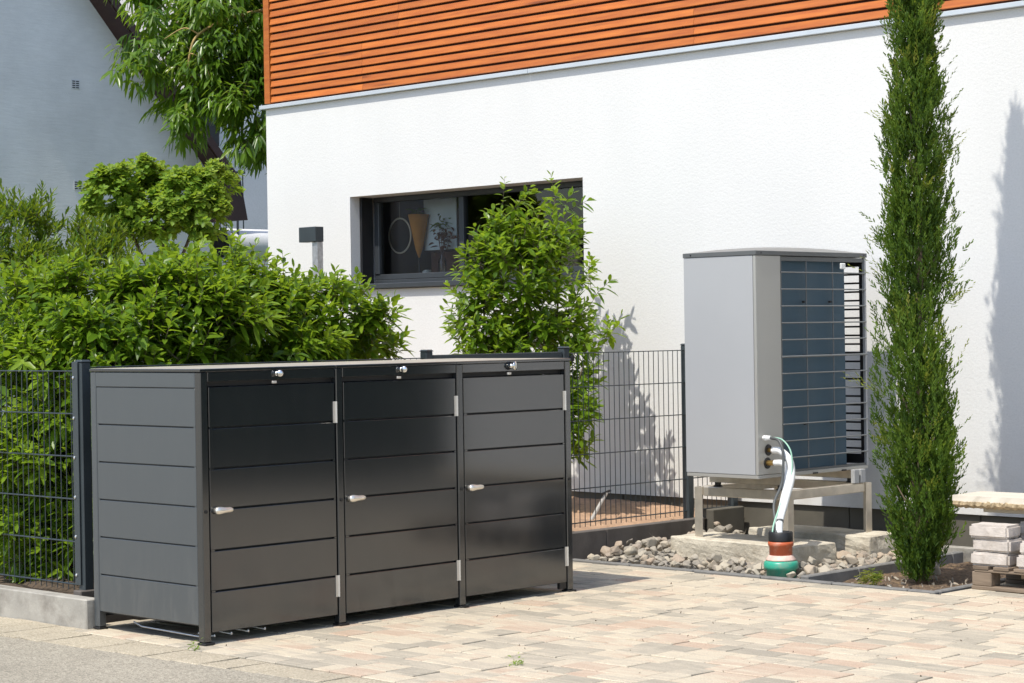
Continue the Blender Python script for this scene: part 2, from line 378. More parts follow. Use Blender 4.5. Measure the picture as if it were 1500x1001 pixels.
def pavmesh(name, rects, z0, z1, gap, bev, rndf, mat):
    pass
def set_rnd(me, vals):
    a = me.attributes.new('rnd', 'FLOAT', 'POINT'); a.data.foreach_set('value', np.asarray(vals, dtype=np.float32))
def paver_geo(cx, cy, ax, ay, zt, h, rot, bev=0.006, chip=0.004):
    """a slightly tumbled paver: top face, chamfer ring, sides; local coordinates"""
    V = []; F = []
    hx, hy = ax/2, ay/2
    def ringpts(d, z):
        pts = []
        for sx, sy in ((-1, -1), (1, -1), (1, 1), (-1, 1)):
            pts.append((sx*(hx-d)+random.uniform(-chip, chip)*0.5, sy*(hy-d)+random.uniform(-chip, chip)*0.5, z))
        return pts
    tilt = (random.uniform(-0.006, 0.006), random.uniform(-0.006, 0.006))
    t = ringpts(bev, 0); s = ringpts(0, -bev*0.8); d = ringpts(0, -h)
    for ring in (t, s, d):
        for (x, y, z) in ring:
            V.append((x*math.cos(rot)-y*math.sin(rot), x*math.sin(rot)+y*math.cos(rot), z + (tilt[0]*x+tilt[1]*y if ring is not d else 0)))
    F.append((0, 1, 2, 3))
    for o in (0, 4):
        for k in range(4): F.append((o+(k), o+4+k, o+4+(k+1) % 4, o+(k+1) % 4))
    return V, F
paving = boxobj('driveway', (-8.74, 5.72, -0.13), (3.0, 9.49, -0.030), M['joint'], bev=0)
tag(paving, kind='structure'); W[paving] = Vector((0, 0, 0))
bm = NB(); box(bm, (-6.12, 9.55, -0.13), (3.0, 11.3, -0.030)); o = obj('driveway_bed', bm, M['joint'], paving)
pavers = []
y = 5.735; row = 0
while y < 11.25:
    d = random.choice((0.125, 0.14, 0.14, 0.16))
    if y + d > 9.47 and y < 9.47: d = 9.47 - y
    if d < 0.06: y += d; continue
    x0 = -8.72 if y < 9.46 else -6.12
    x = x0 - random.uniform(0, 0.1) if x0 < -7 else x0
    while x < 2.6:
        L = random.choice((0.11, 0.14, 0.17, 0.21, 0.21, 0.25))
        pavers.append((x+L/2, y+d/2, L, d)); x += L
    y += d
fwd = Vector((v.x, v.y)).normalized(); rgt = Vector((r.x, r.y))
def shown(px, py):
    dd = fwd.x*px+fwd.y*py; rr = rgt.x*px+rgt.y*py
    if dd < 1: return False
    if abs(rr/dd) > 0.262: return False
    if 1.44/dd > 0.172: return False
    if -8.62 < px < -7.85 and 5.9 < py < 8.3: return False
    if px < -8.6 and py < 9.0: return False
    if px < -7.75 and py < 8.2: return False
    return True
vis = sorted([q for q in pavers if shown(q[0], q[1])], key=lambda q: q[0]**2+q[1]**2)
first = set(vis[:300])
bigV, bigF, bigR = [], [], []
palette = [0.06, 0.14, 0.2, 0.28, 0.36, 0.42, 0.5, 0.55, 0.6, 0.64, 0.7, 0.76, 0.86, 0.93]
for q in pavers:
    cx, cy, L, d = q
    V, F = paver_geo(cx, cy, L-0.004, d-0.004, 0, 0.05, random.uniform(-0.008, 0.008), 0.004)
    z = random.uniform(-0.0025, 0.0025); rv = random.choice(palette) + random.uniform(-0.04, 0.04)
    if q in first:
        me = bpy.data.meshes.new('paver'); me.from_pydata(V, [], F); set_rnd(me, [rv]*len(V))
        link_mesh('paver', me, M['paver'], paving, (cx, cy, z))
    else:
        o = len(bigV); bigV += [(a+cx, b_+cy, c_+z) for a, b_, c_ in V]; bigF += [tuple(i+o for i in f) for f in F]; bigR += [rv]*len(V)
me = bpy.data.meshes.new('pavers_beyond'); me.from_pydata(bigV, [], bigF); set_rnd(me, bigR)
tag(link_mesh('paver_field', me, M['paver'], paving), kind='stuff')
# strip of old aggregate slabs between road and kerb
strip = boxobj('gutter_strip', (-14, 5.0, -0.13), (-4.6, 5.72, -0.022), M['joint'], bev=0); tag(strip, kind='structure')
x = -10.6
while x < -5.6:
    L = random.uniform(0.185, 0.2)
    xc = x+L/2; y0 = yroad(xc)-0.02; y1 = 5.722 if xc > -8.66 else 5.798
    V, F = paver_geo(xc, (y0+y1)/2, L-0.007, y1-y0-0.006, 0, 0.06, random.uniform(-0.01, 0.01), 0.004, 0.006)
    me = bpy.data.meshes.new('slab'); me.from_pydata(V, [], F)
    link_mesh('slab', me, M['oldpaver'], strip, (xc, (y0+y1)/2, random.uniform(-0.003, 0.002)))
    x += L

# ------------------------------------------------------------------ garden soil, kerbs, beds
M['humus'] = simple('dark_humus', (0.085, 0.06, 0.04), 0.95, var=0.3, vscale=18, bscale=45, bstr=0.9, bdist=0.015)
def garden(name, ya, yb_, mat, nx=60, ny=60):
    bm = NB(); grid = {}
    for i in range(nx+1):
        for j in range(ny+1):
            x = -14.0 + (14.0-8.93)*i/nx; yy = ya + (yb_-ya)*j/ny
            z = 0.130 + 0.03*fbm(x*2.2, yy*2.2) + 0.02*fbm(x*9, yy*9) + 0.012*fbm(x*25, yy*25)
            z += 0.055*max(0, min(1, (-9.0-x)/0.7)) if yy > 8.5 else 0.0
            z = min(z, 0.155 if x > -9.05 or yy < 6.0 else 0.26)
            grid[i, j] = bm.verts.new((x, yy, z))
    for i in range(nx):
        for j in range(ny): bm.faces.new((grid[i, j], grid[i+1, j], grid[i+1, j+1], grid[i, j+1]))
    tag(obj(name, bm, mat, smooth=True), kind='structure')
garden('garden_soil', 5.885, 8.9, M['humus']); garden('sandy_soil', 8.9, 11.40, M['soil'])
bm = NB(); quad(bm, (-60, 5.885, 0.05), (-14.0, 5.885, 0.05), (-14.0, 60, 0.05), (-60, 60, 0.05))
tag(obj('garden_lawn', bm, simple('lawn_green', (0.07, 0.11, 0.03), 0.9, var=0.4, vscale=8)), kind='structure')

kerb = empty('concrete_kerb', (-9.7, 5.84, 0), 'pale grey weathered concrete kerb below the left wire fence', 'kerb')
for xa, xb in ((-10.95, -9.953), (-9.948, -8.66)):
    bm = NB(); box(bm, (xa, 5.80, -0.13), (xb, 5.882, 0.145), 0.006)
    obj('kerb_stone', bm, M['concrete'], kerb)
kerb2 = empty('garden_kerb', (-8.9, 9.6, 0), 'long dark brown concrete kerb holding sandy soil beside the gravel', 'kerb')
for ya, yb in ((5.90, 6.9), (6.905, 7.9), (7.905, 8.9), (8.905, 9.858), (9.862, 10.85)):
    bm = NB(); box(bm, (-8.925, ya, -0.13), (-8.855, yb, 0.162), 0.005); obj('kerb_stone', bm, M['kerb_dark'], kerb2)
bm = NB(); box(bm, (-8.98, 10.97, -0.13), (-8.88, 11.31, 0.205), 0.006); obj('kerb_stone', bm, M['plinth'], kerb2)

edg = empty('bed_edging', (-7.5, 9.5, 0)); tag(edg, kind='structure')
for a in np.arange(-8.85, -6.2, 0.5):
    bm = NB(); box(bm, (a+0.003, 9.495, -0.13), (min(a+0.5, -6.17)-0.003, 9.545, 0.004), 0.006); obj('edging_stone', bm, M['edging'], edg)
for a in np.arange(9.55, 11.2, 0.5):
    bm = NB(); box(bm, (-7.105, a+0.003, -0.13), (-7.05, min(a+0.5, 11.28)-0.003, 0.02), 0.006); obj('edging_stone', bm, M['edging'], edg)
    bm = NB(); box(bm, (-6.22, a+0.003, -0.13), (-6.17, min(a+0.5, 11.28)-0.003, 0.004), 0.006); obj('edging_stone', bm, M['edging'], edg)
bm = NB(); box(bm, (-8.6, 11.17, -0.13), (-6.2, 11.235, 0.045), 0.006); obj('edging_stone', bm, M['concrete'], edg)

def soilpatch(name, x0, x1, y0, y1, z, amp, mat, n=40):
    bm = NB(); g = {}
    for i in range(n+1):
        for j in range(n+1):
            x = x0+(x1-x0)*i/n; yy = y0+(y1-y0)*j/n
            g[i, j] = bm.verts.new((x, yy, z+amp*fbm(x*5, yy*5)+amp*0.5*fbm(x*21, yy*21)))
    for i in range(n):
        for j in range(n): bm.faces.new((g[i, j], g[i+1, j], g[i+1, j+1], g[i, j+1]))
    return tag(obj(name, bm, mat, smooth=True), kind='structure')
soilpatch('planting_bed', -7.05, -6.22, 9.545, 11.33, -0.045, 0.02, M['darksoil'])
gravel = soilpatch('gravel_bed', -8.855, -7.105, 9.545, 11.33, -0.02, 0.02, M['gravelbase'])

# crushed stones
def stone_mesh(k):
    rs = random.Random(k); bm = NB()
    for _ in range(15):
        p = Vector((rs.gauss(0, 1), rs.gauss(0, 1), rs.gauss(0, 1))).normalized()
        bm.verts.new((p.x*0.5*rs.uniform(0.85, 1.1), p.y*0.40*rs.uniform(0.85, 1.1), p.z*0.33*rs.uniform(0.85, 1.1)))
    bmesh.ops.convex_hull(bm, input=bm.verts)
    bmesh.ops.delete(bm, geom=[q for q in bm.verts if not q.link_faces], context='VERTS')
    bmesh.ops.bevel(bm, geom=list(bm.edges), offset=0.03, segments=1, affect='EDGES')
    me = bpy.data.meshes.new('stone'); bm.to_mesh(me); bm.free(); me.materials.append(M['stone']); set_rnd(me, [0.0]*len(me.vertices)); return me
SM = [stone_mesh(100+k) for k in range(10)]
stones = []
def blocked(x, yy):
    if -8.43 < x < -7.36 and 9.88 < yy < 10.34: return True
    if -8.45 < x < -7.36 and 10.67 < yy < 11.06: return True
    if (x+7.32)**2 + (yy-9.66)**2 < 0.105**2: return True
    if yy > 11.13: return True
    return False
tries = 0
while tries < 9000:
    tries += 1
    x = random.uniform(-8.80, -7.13); yy = random.uniform(9.58, 11.14)
    if blocked(x, yy): continue
    s = random.choice((0.05, 0.06, 0.075, 0.085, 0.10, 0.115)) if yy < 10.6 else random.choice((0.06, 0.08, 0.1, 0.12))
    if yy < 9.64: s = min(s, 0.07)
    if all((x-a)**2+(yy-b_)**2 > (0.40*(s+c_))**2 for a, b_, _, c_ in stones):
        heap = max(0, 1-((x+8.5)**2/0.12+(yy-10.0)**2/0.12))*0.07 + max(0, 1-((x+8.55)**2/0.06+(yy-10.55)**2/0.06))*0.09
        stones.append((x, yy, s*0.22-0.005+heap, s))
base = list(stones)
for (x, yy, z, s) in base:
    if random.random() < 0.28 and yy > 9.66:
        x2 = x+random.uniform(-.04, .04); y2 = yy+random.uniform(-.04, .04)
        if not blocked(x2, y2) and x2 > -8.8: stones.append((x2, y2, z+s*0.42, random.choice((0.055, 0.07, 0.09))))
stones.append((-8.72, 9.72, 0.035, 0.12)); stones.append((-6.72, 10.3, 0.02, 0.14))
stones.sort(key=lambda q: q[0]**2+q[1]**2)
sv, sf, sr = [], [], []
for i, (x, yy, z, s) in enumerate(stones):
    me = random.choice(SM); e = Euler((random.uniform(-.6, .6), random.uniform(-.6, .6), random.uniform(0, 6.28)))
    sc = (s*random.uniform(0.85, 1.25), s*random.uniform(0.85, 1.15), s*random.uniform(0.8, 1.2))
    if i < 300:
        o = bpy.data.objects.new('stone', me); COL.objects.link(o); o.parent = gravel; o.location = (x, yy, z); o.rotation_euler = e; o.scale = sc
    else:
        mm = Matrix.LocRotScale(Vector((x, yy, z)), e, Vector(sc)); off = len(sv)
        sv += [tuple(mm @ q.co) for q in me.vertices]; sf += [tuple(off+k for k in f.vertices) for f in me.polygons]; sr += [random.random()]*len(me.vertices)
if sv:
    me = bpy.data.meshes.new('stones'); me.from_pydata(sv, [], sf); set_rnd(me, sr); tag(link_mesh('loose_stones', me, M['stone'], gravel), kind='stuff')
# small pebbles and bark chips in the planting bed
bmv, bmf, bmr = [], [], []
for k in range(80):
    x = random.uniform(-7.03, -6.24); yy = random.uniform(9.56, 10.3); s = random.uniform(0.008, 0.035)
    mm = Matrix.LocRotScale(Vector((x, yy, -0.035+s*0.1)), Euler((random.random()*3, random.random()*3, random.random()*6)), Vector((s*1.5, s*0.8, s*0.6)))
    me0 = random.choice(SM); off = len(bmv); bmv += [tuple(mm @ q.co) for q in me0.vertices]; bmf += [tuple(off+i for i in f.vertices) for f in me0.polygons]; bmr += [random.random()]*len(me0.vertices)
me = bpy.data.meshes.new('pebbles'); me.from_pydata(bmv, [], bmf); set_rnd(me, bmr)
tag(link_mesh('bed_pebbles', me, M['stone']), kind='stuff')

# ------------------------------------------------------------------ white house
YW = 11.35
HX0, HX1 = -14.08, -3.7
house = empty('white_house', (-9, YW, 0), 'white rendered house with orange timber cladding above its long wall', 'house')
wx0, wx1, wz0, wz1 = -12.997, -10.379, 1.795, 2.568; ZP, ZL = 0.235, 3.383; YG = YW+0.30
bm = NB()
X = [HX0, wx0, wx1, HX1]; Z = [ZP, wz0, wz1, ZL]
vv = {(i, j): bm.verts.new((X[i], YW, Z[j])) for i in range(4) for j in range(4)}
for i in range(3):
    for j in range(3):
        if (i, j) != (1, 1): bm.faces.new((vv[i, j], vv[i+1, j], vv[i+1, j+1], vv[i, j+1]))
rv = {k: bm.verts.new((X[k[0]], YG, Z[k[1]])) for k in ((1, 1), (2, 1), (2, 2), (1, 2))}
ring = [(1, 1), (2, 1), (2, 2), (1, 2)]
for k in range(4):
    a, b_ = ring[k], ring[(k+1) % 4]; bm.faces.new((vv[b_], vv[a], rv[a], rv[b_]))
# closed volume behind
YB = 18.0
for (xa, sgn) in ((HX0, 1), (HX1, -1)):
    quad(bm, (xa, YW, ZP), (xa, YB, ZP), (xa, YB, ZL), (xa, YW, ZL))
quad(bm, (HX0, YB, ZP), (HX1, YB, ZP), (HX1, YB, ZL), (HX0, YB, ZL))
quad(bm, (HX0, YW, ZL), (HX1, YW, ZL), (HX1, YB, ZL), (HX0, YB, ZL)); quad(bm, (HX0, YW, ZP), (HX0, YB, ZP), (HX1, YB, ZP), (HX1, YW, ZP))
obj('wall', bm, M['plaster'], house)
# room behind the window
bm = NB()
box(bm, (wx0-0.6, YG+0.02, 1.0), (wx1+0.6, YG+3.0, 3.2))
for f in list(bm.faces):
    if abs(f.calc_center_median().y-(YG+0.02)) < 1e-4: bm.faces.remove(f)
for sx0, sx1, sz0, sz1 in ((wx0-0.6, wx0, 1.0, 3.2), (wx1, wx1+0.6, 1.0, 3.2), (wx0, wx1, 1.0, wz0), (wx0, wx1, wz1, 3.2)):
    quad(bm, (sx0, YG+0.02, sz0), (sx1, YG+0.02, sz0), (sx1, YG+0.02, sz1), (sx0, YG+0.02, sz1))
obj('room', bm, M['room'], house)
# plinth slabs
xa = HX0+0.03
while xa < HX1-0.1:
    xb = min(xa+1.0, HX1-0.03); bm = NB(); box(bm, (xa+0.003, YW+0.025, -0.13), (xb-0.003, YW+0.2, ZP-0.003), 0.004); obj('plinth_slab', bm, M['plinth'], house); xa = xb
# drip ledge
for xa, xb in ((-14.13, -10.9), (-10.897, -7.4), (-7.397, HX1+0.05)):
    bm = NB(); box(bm, (xa, YW-0.036, ZL+0.002), (xb, YW+0.06, 3.418), 0.003); obj('drip_ledge', bm, M['zinc'], house)
# cladding
bm = NB(); box(bm, (HX0+0.02, YW+0.03, 3.42), (HX1, YB, 6.2)); obj('backing_wall', bm, M['batten'], house)  # dark backing colour stands in for the shadow between slats
bm = NB(); box(bm, (-14.085, YW-0.012, 3.432), (-14.012, YW+0.06, 6.2), 0.003); obj('corner_board', bm, M['cladding'], house)
pitch = 0.0667; k = 0
def slat(xa, xb, z0):
    bm = NB(); h = 0.052; t = 0.026
    prism(bm, [(YW-0.002, z0), (YW-0.006, z0+0.004), (YW+0.006, z0+h), (YW+0.008+t, z0+h+0.004), (YW+t, z0+0.004)], xa, xb)
    bmesh.ops.recalc_face_normals(bm, faces=bm.faces); obj('slat', bm, M['cladding'], house, (xa, YW, z0))
while 3.437+k*pitch < 6.1:
    z0 = 3.437+k*pitch
    j1 = -12.82 + (0.0 if (k//6) % 2 == 0 else 0.45); j2 = -9.3 + 0.7*((k//4) % 3); j3 = -6.4
    for xa, xb in ((-14.006, j1), (j1+0.002, j2), (j2+0.002, j3), (j3+0.002, HX1)): slat(xa, xb, z0)
    k += 1
# the window
win = empty('window', (wx0, YG, wz0)); win.parent = house; win.location = Vector((wx0, YG, wz0))-W[house]; W[win] = Vector((wx0, YG, wz0))
bm = NB(); box(bm, (wx0+0.004, YW-0.045, 1.799), (wx1-0.004, YG-0.07, 1.842), 0.006); obj('sill', bm, M['sill'], win)
bm = NB(); fy0, fy1 = YG-0.068, YG-0.002
box(bm, (wx0+0.03, fy0, 1.846), (wx1-0.004, fy1, 1.878), 0.004); box(bm, (wx0+0.03, fy0+0.012, 1.879), (wx1-0.004, fy1, 1.925), 0.004)
box(bm, (wx0+0.03, fy0, wz1-0.045), (wx1-0.004, fy1, wz1-0.002), 0.004)
for xa in (wx0+0.032, -11.95, wx1-0.06): box(bm, (xa, fy0+0.003, 1.926), (xa+0.055, fy1-0.003, wz1-0.046), 0.004)
obj('frame', bm, M['sill'], win)
bm = NB(); box(bm, (wx0+0.003, YW+0.10, 1.846), (wx0+0.028, YG-0.07, wz1-0.004), 0.003); obj('blind_guide', bm, M['black'], win)
for xa, xb in ((wx0+0.088, -11.952), (-11.893, wx1-0.062)):
    bm = NB(); quad(bm, (xa, YG-0.035, 1.926), (xb, YG-0.035, 1.926), (xb, YG-0.035, wz1-0.047), (xa, YG-0.035, wz1-0.047)); obj('pane', bm, M['glass'], win)
bm = NB(); box(bm, (wx0, YG+0.024, 1.86), (wx1, YG+0.34, 1.90), 0.004); obj('inner_sill', bm, M['panel'], win)

# things in the window
t = empty('hanging_hoop', (-12.85, YG+0.12, 2.265), 'thin pale round hoop hanging behind the window glass', 'ornament')
bm = NB(); tube(bm, [(-12.85+0.135*math.cos(a), YG+0.12, 2.25+0.145*math.sin(a)) for a in np.linspace(0, 2*math.pi, 41)], 0.0075, 6, False); obj('hoop', bm, M['ring'], t)
bm = NB(); tube(bm, [(-12.85, YG+0.12, 2.395), (-12.85, YG+0.12, 3.0)], 0.0012, 4); obj('thread', bm, M['ring'], t)
cone = empty('cone_planter', (-12.66, YG+0.11, 1.9), 'ochre cone shaped planter with green leaves inside the window', 'planter')
bm = NB(); lathe(bm, [(0.006, 2.06), (0.03, 2.13), (0.06, 2.28), (0.09, 2.42), (0.082, 2.42)], (-12.66, YG+0.16, 0), 20); obj('cone', bm, M['orange'], cone, smooth=True)
bm = NB(); tube(bm, [(-12.66, YG+0.16, 1.90), (-12.66, YG+0.16, 2.07)], 0.006, 6); lathe(bm, [(0.05, 1.90), (0.05, 1.912)], (-12.66, YG+0.16, 0), 16); obj('foot', bm, M['black'], cone)
boxobj('pale_reflection_board', (-12.66, YG+0.22, 2.12), (-12.27, YG+0.23, 2.62), M['panel'], house, 0.001)  # added board standing in for the pale reflection in the glass
flow = empty('dried_flower_vase', (-12.37, YG+0.15, 1.9), 'reddish dried flowers in a narrow glass bottle on the window sill', 'vase')
bm = NB(); lathe(bm, [(0.03, 1.901), (0.034, 1.93), (0.034, 2.02), (0.014, 2.07), (0.014, 2.11)], (-12.37, YG+0.15, 0), 16); obj('bottle', bm, M['glass'], flow, smooth=True)
jar = empty('small_jar', (-12.48, YG+0.1, 1.9), 'small white candle jar standing low in the window', 'jar')
bm = NB(); lathe(bm, [(0.036, 1.901), (0.04, 1.905), (0.04, 1.94), (0.034, 1.945)], (-12.48, YG+0.08, 0), 18); obj('jar_body', bm, M['white'], jar, smooth=True)
bm = NB(); lathe(bm, [(0.03, 1.9455), (0.032, 1.95), (0.02, 1.956)], (-12.48, YG+0.08, 0), 18); obj('lid', bm, M['chrome'], jar, smooth=True)
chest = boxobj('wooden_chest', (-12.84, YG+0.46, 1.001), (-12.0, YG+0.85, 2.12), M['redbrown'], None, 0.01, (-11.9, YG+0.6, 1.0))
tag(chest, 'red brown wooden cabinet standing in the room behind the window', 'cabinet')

# ------------------------------------------------------------------ bin shelter
BX0, BX1, BY0, BY1, BH = -8.645, -7.753, 5.835, 8.354, 1.28
binr = empty('bin_shelter', (-8.2, 7.1, 0), 'dark anthracite metal bin shelter with three slatted doors', 'bin shelter')
P = M['paint']; PS = M['paint_side']
pw = 0.042
ypost = [BY0, BY0+0.8262, BY0+1.6524, BY1-pw]
for i, yp in enumerate(ypost):
    bm = NB(); box(bm, (BX1-0.045, yp, 0.012), (BX1, yp+pw, BH-0.012), 0.004)
    po = obj('post', bm, P, binr)
    bm = NB(); tube(bm, [(BX1+0.0002, yp+pw/2, 0.62), (BX1+0.004, yp+pw/2, 0.62)], 0.008, 8); obj('bolt', bm, M['black'], po)
    bm = NB(); box(bm, (BX1-0.05, yp-0.004, 0.0), (BX1+0.012, yp+pw+0.012, 0.011), 0.002); obj('foot', bm, M['black'], binr)
for yp in (BY0, BY1-pw):
    bm = NB(); box(bm, (BX0, yp, 0.012), (BX0+0.045, yp+pw, BH-0.012), 0.004); obj('post', bm, PS, binr)
    bm = NB(); box(bm, (BX0-0.005, yp-0.004, 0.0), (BX0+0.05, yp+pw+0.004, 0.011), 0.002); obj('foot', bm, M['black'], binr)
# side walls
for ys, s in ((BY0, 1), (BY1, -1)):
    def yb(a, b_): return (ys+s*a, ys+s*b_) if s > 0 else (ys+s*b_, ys+s*a)
    a, b_ = yb(0.001, 0.03)
    bm = NB(); box(bm, (BX0+0.046, a, BH-0.085), (BX1-0.046, b_, BH-0.013), 0.003); obj('top_rail', bm, PS, binr)
    a, b_ = yb(0.012, 0.020); bm = NB(); box(bm, (BX0+0.046, a, 0.085), (BX1-0.046, b_, BH-0.086)); sp = obj('side_wall', bm, M['black'], binr)
    zt = BH-0.088; h = (zt-0.085)/6
    for k in range(6):
        a, b_ = yb(0.0025, 0.011)
        bm = NB(); box(bm, (BX0+0.0475, a, zt-(k+1)*h+0.006), (BX1-0.0475, b_, zt-k*h), 0.002); obj('board', bm, PS, sp)
    a, b_ = yb(0.003, 0.0105)
    bm = NB()
    for xa, xb in ((BX0+0.0475, BX0+0.062), (BX1-0.062, BX1-0.0475)):
        for k in range(5): box(bm, (xa+0.0005, a, zt-(k+1)*h-0.0005), (xb, b_, zt-(k+1)*h+0.0065))
    tag(obj('slot_end', bm, PS, sp), kind='stuff')
    a, b_ = yb(0.0105, 0.0115)
    bm = NB()
    for q in (0.2, 0.5, 0.8): box(bm, (BX0+0.3*q, a, 0.055), (BX0+0.3*q+0.02, b_, 0.086))
    bm.free()
bm = NB(); box(bm, (BX0+0.004, BY0+pw+0.001, 0.06), (BX0+0.02, BY1-pw-0.001, BH-0.02), 0.002); obj('back_wall', bm, P, binr)
for k in (1, 2):
    bm = NB(); box(bm, (BX0+0.022, ypost[k]+0.015, 0.05), (BX1-0.047, ypost[k]+0.027, BH-0.06)); obj('partition', bm, M['black'], binr)
for i in range(3):
    ya, yb_ = ypost[i]+pw, ypost[i+1]
    lid = None
    bm = NB(); box(bm, (BX0-0.004, ypost[i]+(0.001 if i else -0.003), BH-0.0105), (BX1+0.001, ypost[i+1]-(0.001 if i < 2 else -pw-0.003), BH+0.003), 0.002)
    lid = obj('lid', bm, P, binr)
    bm = NB(); box(bm, (BX0+0.002, ypost[i]+(0.006 if i else 0.003), BH+0.0031), (BX1-0.006, ypost[i+1]-(0.004 if i < 2 else -pw+0.003), BH+0.0042)); obj('lid_sheen', bm, M['lid'], lid)  # thin sheet over the lid carrying its painted sheen
    bm = NB(); box(bm, (BX1-0.03, ya+0.003, BH-0.058), (BX1-0.003, yb_-0.003, BH-0.011), 0.003); obj('fascia', bm, P, lid)
    bm = NB(); box(bm, (BX1-0.04, ya+0.001, BH-0.08), (BX1-0.034, yb_-0.001, BH-0.02)); obj('gap_strip', bm, M['black'], lid)
    # door
    d0, d1 = ya+0.008, yb_-0.008; zb, zt = 0.055, BH-0.083
    bm = NB(); box(bm, (BX1-0.036, d0+0.002, zb+0.002), (BX1-0.022, d1-0.002, zt-0.002)); 
    door = obj('door', bm, M['black'], binr)
    h = (zt-zb)/6
    for k in range(6):
        bm = NB(); box(bm, (BX1-0.0215, d0, zb+k*h+(0.0035 if k else 0)), (BX1-0.004, d1, zb+(k+1)*h-(0.0035 if k < 5 else 0)), 0.0025)
        obj('board', bm, P, door)
    bm = NB()
    for k in range(1, 6):
        for q0, q1 in ((d0+0.001, d0+0.022), (d1-0.014, d1-0.001)): box(bm, (BX1-0.021, q0, zb+k*h-0.004), (BX1-0.0045, q1, zb+k*h+0.004))
    tag(obj('slot_end', bm, P, door), kind='stuff')
    # handle
    hz = 0.622
    bm = NB(); yy = d0+0.02
    sec = [(yy-0.004, 0.012), (yy+0.004, 0.018), (yy+0.02, 0.019), (yy+0.05, 0.014), (yy+0.085, 0.013), (yy+0.098, 0.008)]
    rings = []
    for q, (yq, hh) in enumerate(sec):
        xo = BX1+0.012+0.006*math.sin(q/5*3.0)
        rings.append([bm.verts.new((xo-0.008 if c in (0, 3) else xo+0.008, yq, hz+(hh if c in (2, 3) else -hh)*(1.0 if c in (0, 3) else 0.7)-0.0006*q*0)) for c in range(4)])
    for q in range(len(rings)-1):
        for c in range(4): bm.faces.new((rings[q][c], rings[q][(c+1) % 4], rings[q+1][(c+1) % 4], rings[q+1][c]))
    bm.faces.new(rings[0][::-1]); bm.faces.new(rings[-1])
    bmesh.ops.recalc_face_normals(bm, faces=bm.faces)
    bmesh.ops.bevel(bm, geom=list(bm.edges), offset=0.003, segments=2, affect='EDGES')
    tube(bm, [(BX1-0.004, yy+0.012, hz), (BX1+0.008, yy+0.012, hz)], 0.014, 12)
    obj('handle', bm, M['nickel'], door, smooth=True)
    for za in (1.0, 0.145):
        bm = NB(); tube(bm, [(BX1+0.003, d1+0.005, za), (BX1+0.003, d1+0.005, za+0.105)], 0.0042, 8)
        for q in range(4): tube(bm, [(BX1+0.003, d1+0.005, za+0.02+q*0.021), (BX1+0.003, d1+0.005, za+0.0225+q*0.021)], 0.0048, 8)
        box(bm, (BX1-0.003, d1-0.012, za), (BX1+0.001, d1+0.002, za+0.105)); obj('hinge', bm, M['hinge'], door, smooth=False)
    # lock on the lid
    yc = (ya+yb_)/2 + (0.02, 0.0, -0.03)[i]; zc = BH-0.028
    bm = NB(); lathe(bm, [(0.013, 0), (0.013, 0.01), (0.010, 0.012), (0.010, 0.02)], (BX1-0.003, yc, zc), 20, 'X')
    rot = Matrix.Rotation(R((-50, -60, 20)[i]), 3, 'Z')
    b2 = NB(); lathe(b2, [((0.015, 0.015, 0.021)[i], 0), ((0.0165, 0.0165, 0.023)[i], 0.002), ((0.0165, 0.0165, 0.023)[i], 0.007), (0.013, 0.011)], (0, 0, 0), 20, 'X'); lathe(b2, [(0.004, 0.0111), (0.004, 0.013)], (0, 0, 0), 8, 'X')
    for q in b2.verts: q.co = rot @ q.co + Vector((BX1+0.02, yc+0.004, zc))
    me = bpy.data.meshes.new('tmp'); b2.to_mesh(me); b2.free(); bm.from_mesh(me); bpy.data.meshes.remove(me)
    obj('lock', bm, M['chrome'], lid, smooth=True)
    bm = NB(); box(bm, (BX1-0.006, yc-0.03, zc-0.047), (BX1+0.006, yc-0.004, zc-0.035), 0.002); obj('latch', bm, M['hinge'], lid)
# steel rods under the floor
for k in range(4):
    yy = BY0+0.085+0.1*k
    bm = NB(); tube(bm, [(BX1-0.16, yy, 0.036), (BX1-0.02, yy-0.01, 0.034), (BX1-0.012, yy-0.018, 0.042)], 0.0034, 6); obj('floor_rod', bm, M['white'], binr)
bm = NB(); tube(bm, [(BX0+0.25, BY0+0.06, 0.05), (BX0+0.33, BY0+0.05, 0.035), (BX1-0.05, BY0+0.045, 0.028)], 0.004, 6); obj('floor_rod', bm, M['galv'], binr)
bm = NB(); box(bm, (BX1-0.03, BY1-pw-0.06, 0.02), (BX1-0.006, BY1-pw-0.008, 0.085), 0.003); obj('door_stop', bm, M['black'], binr)

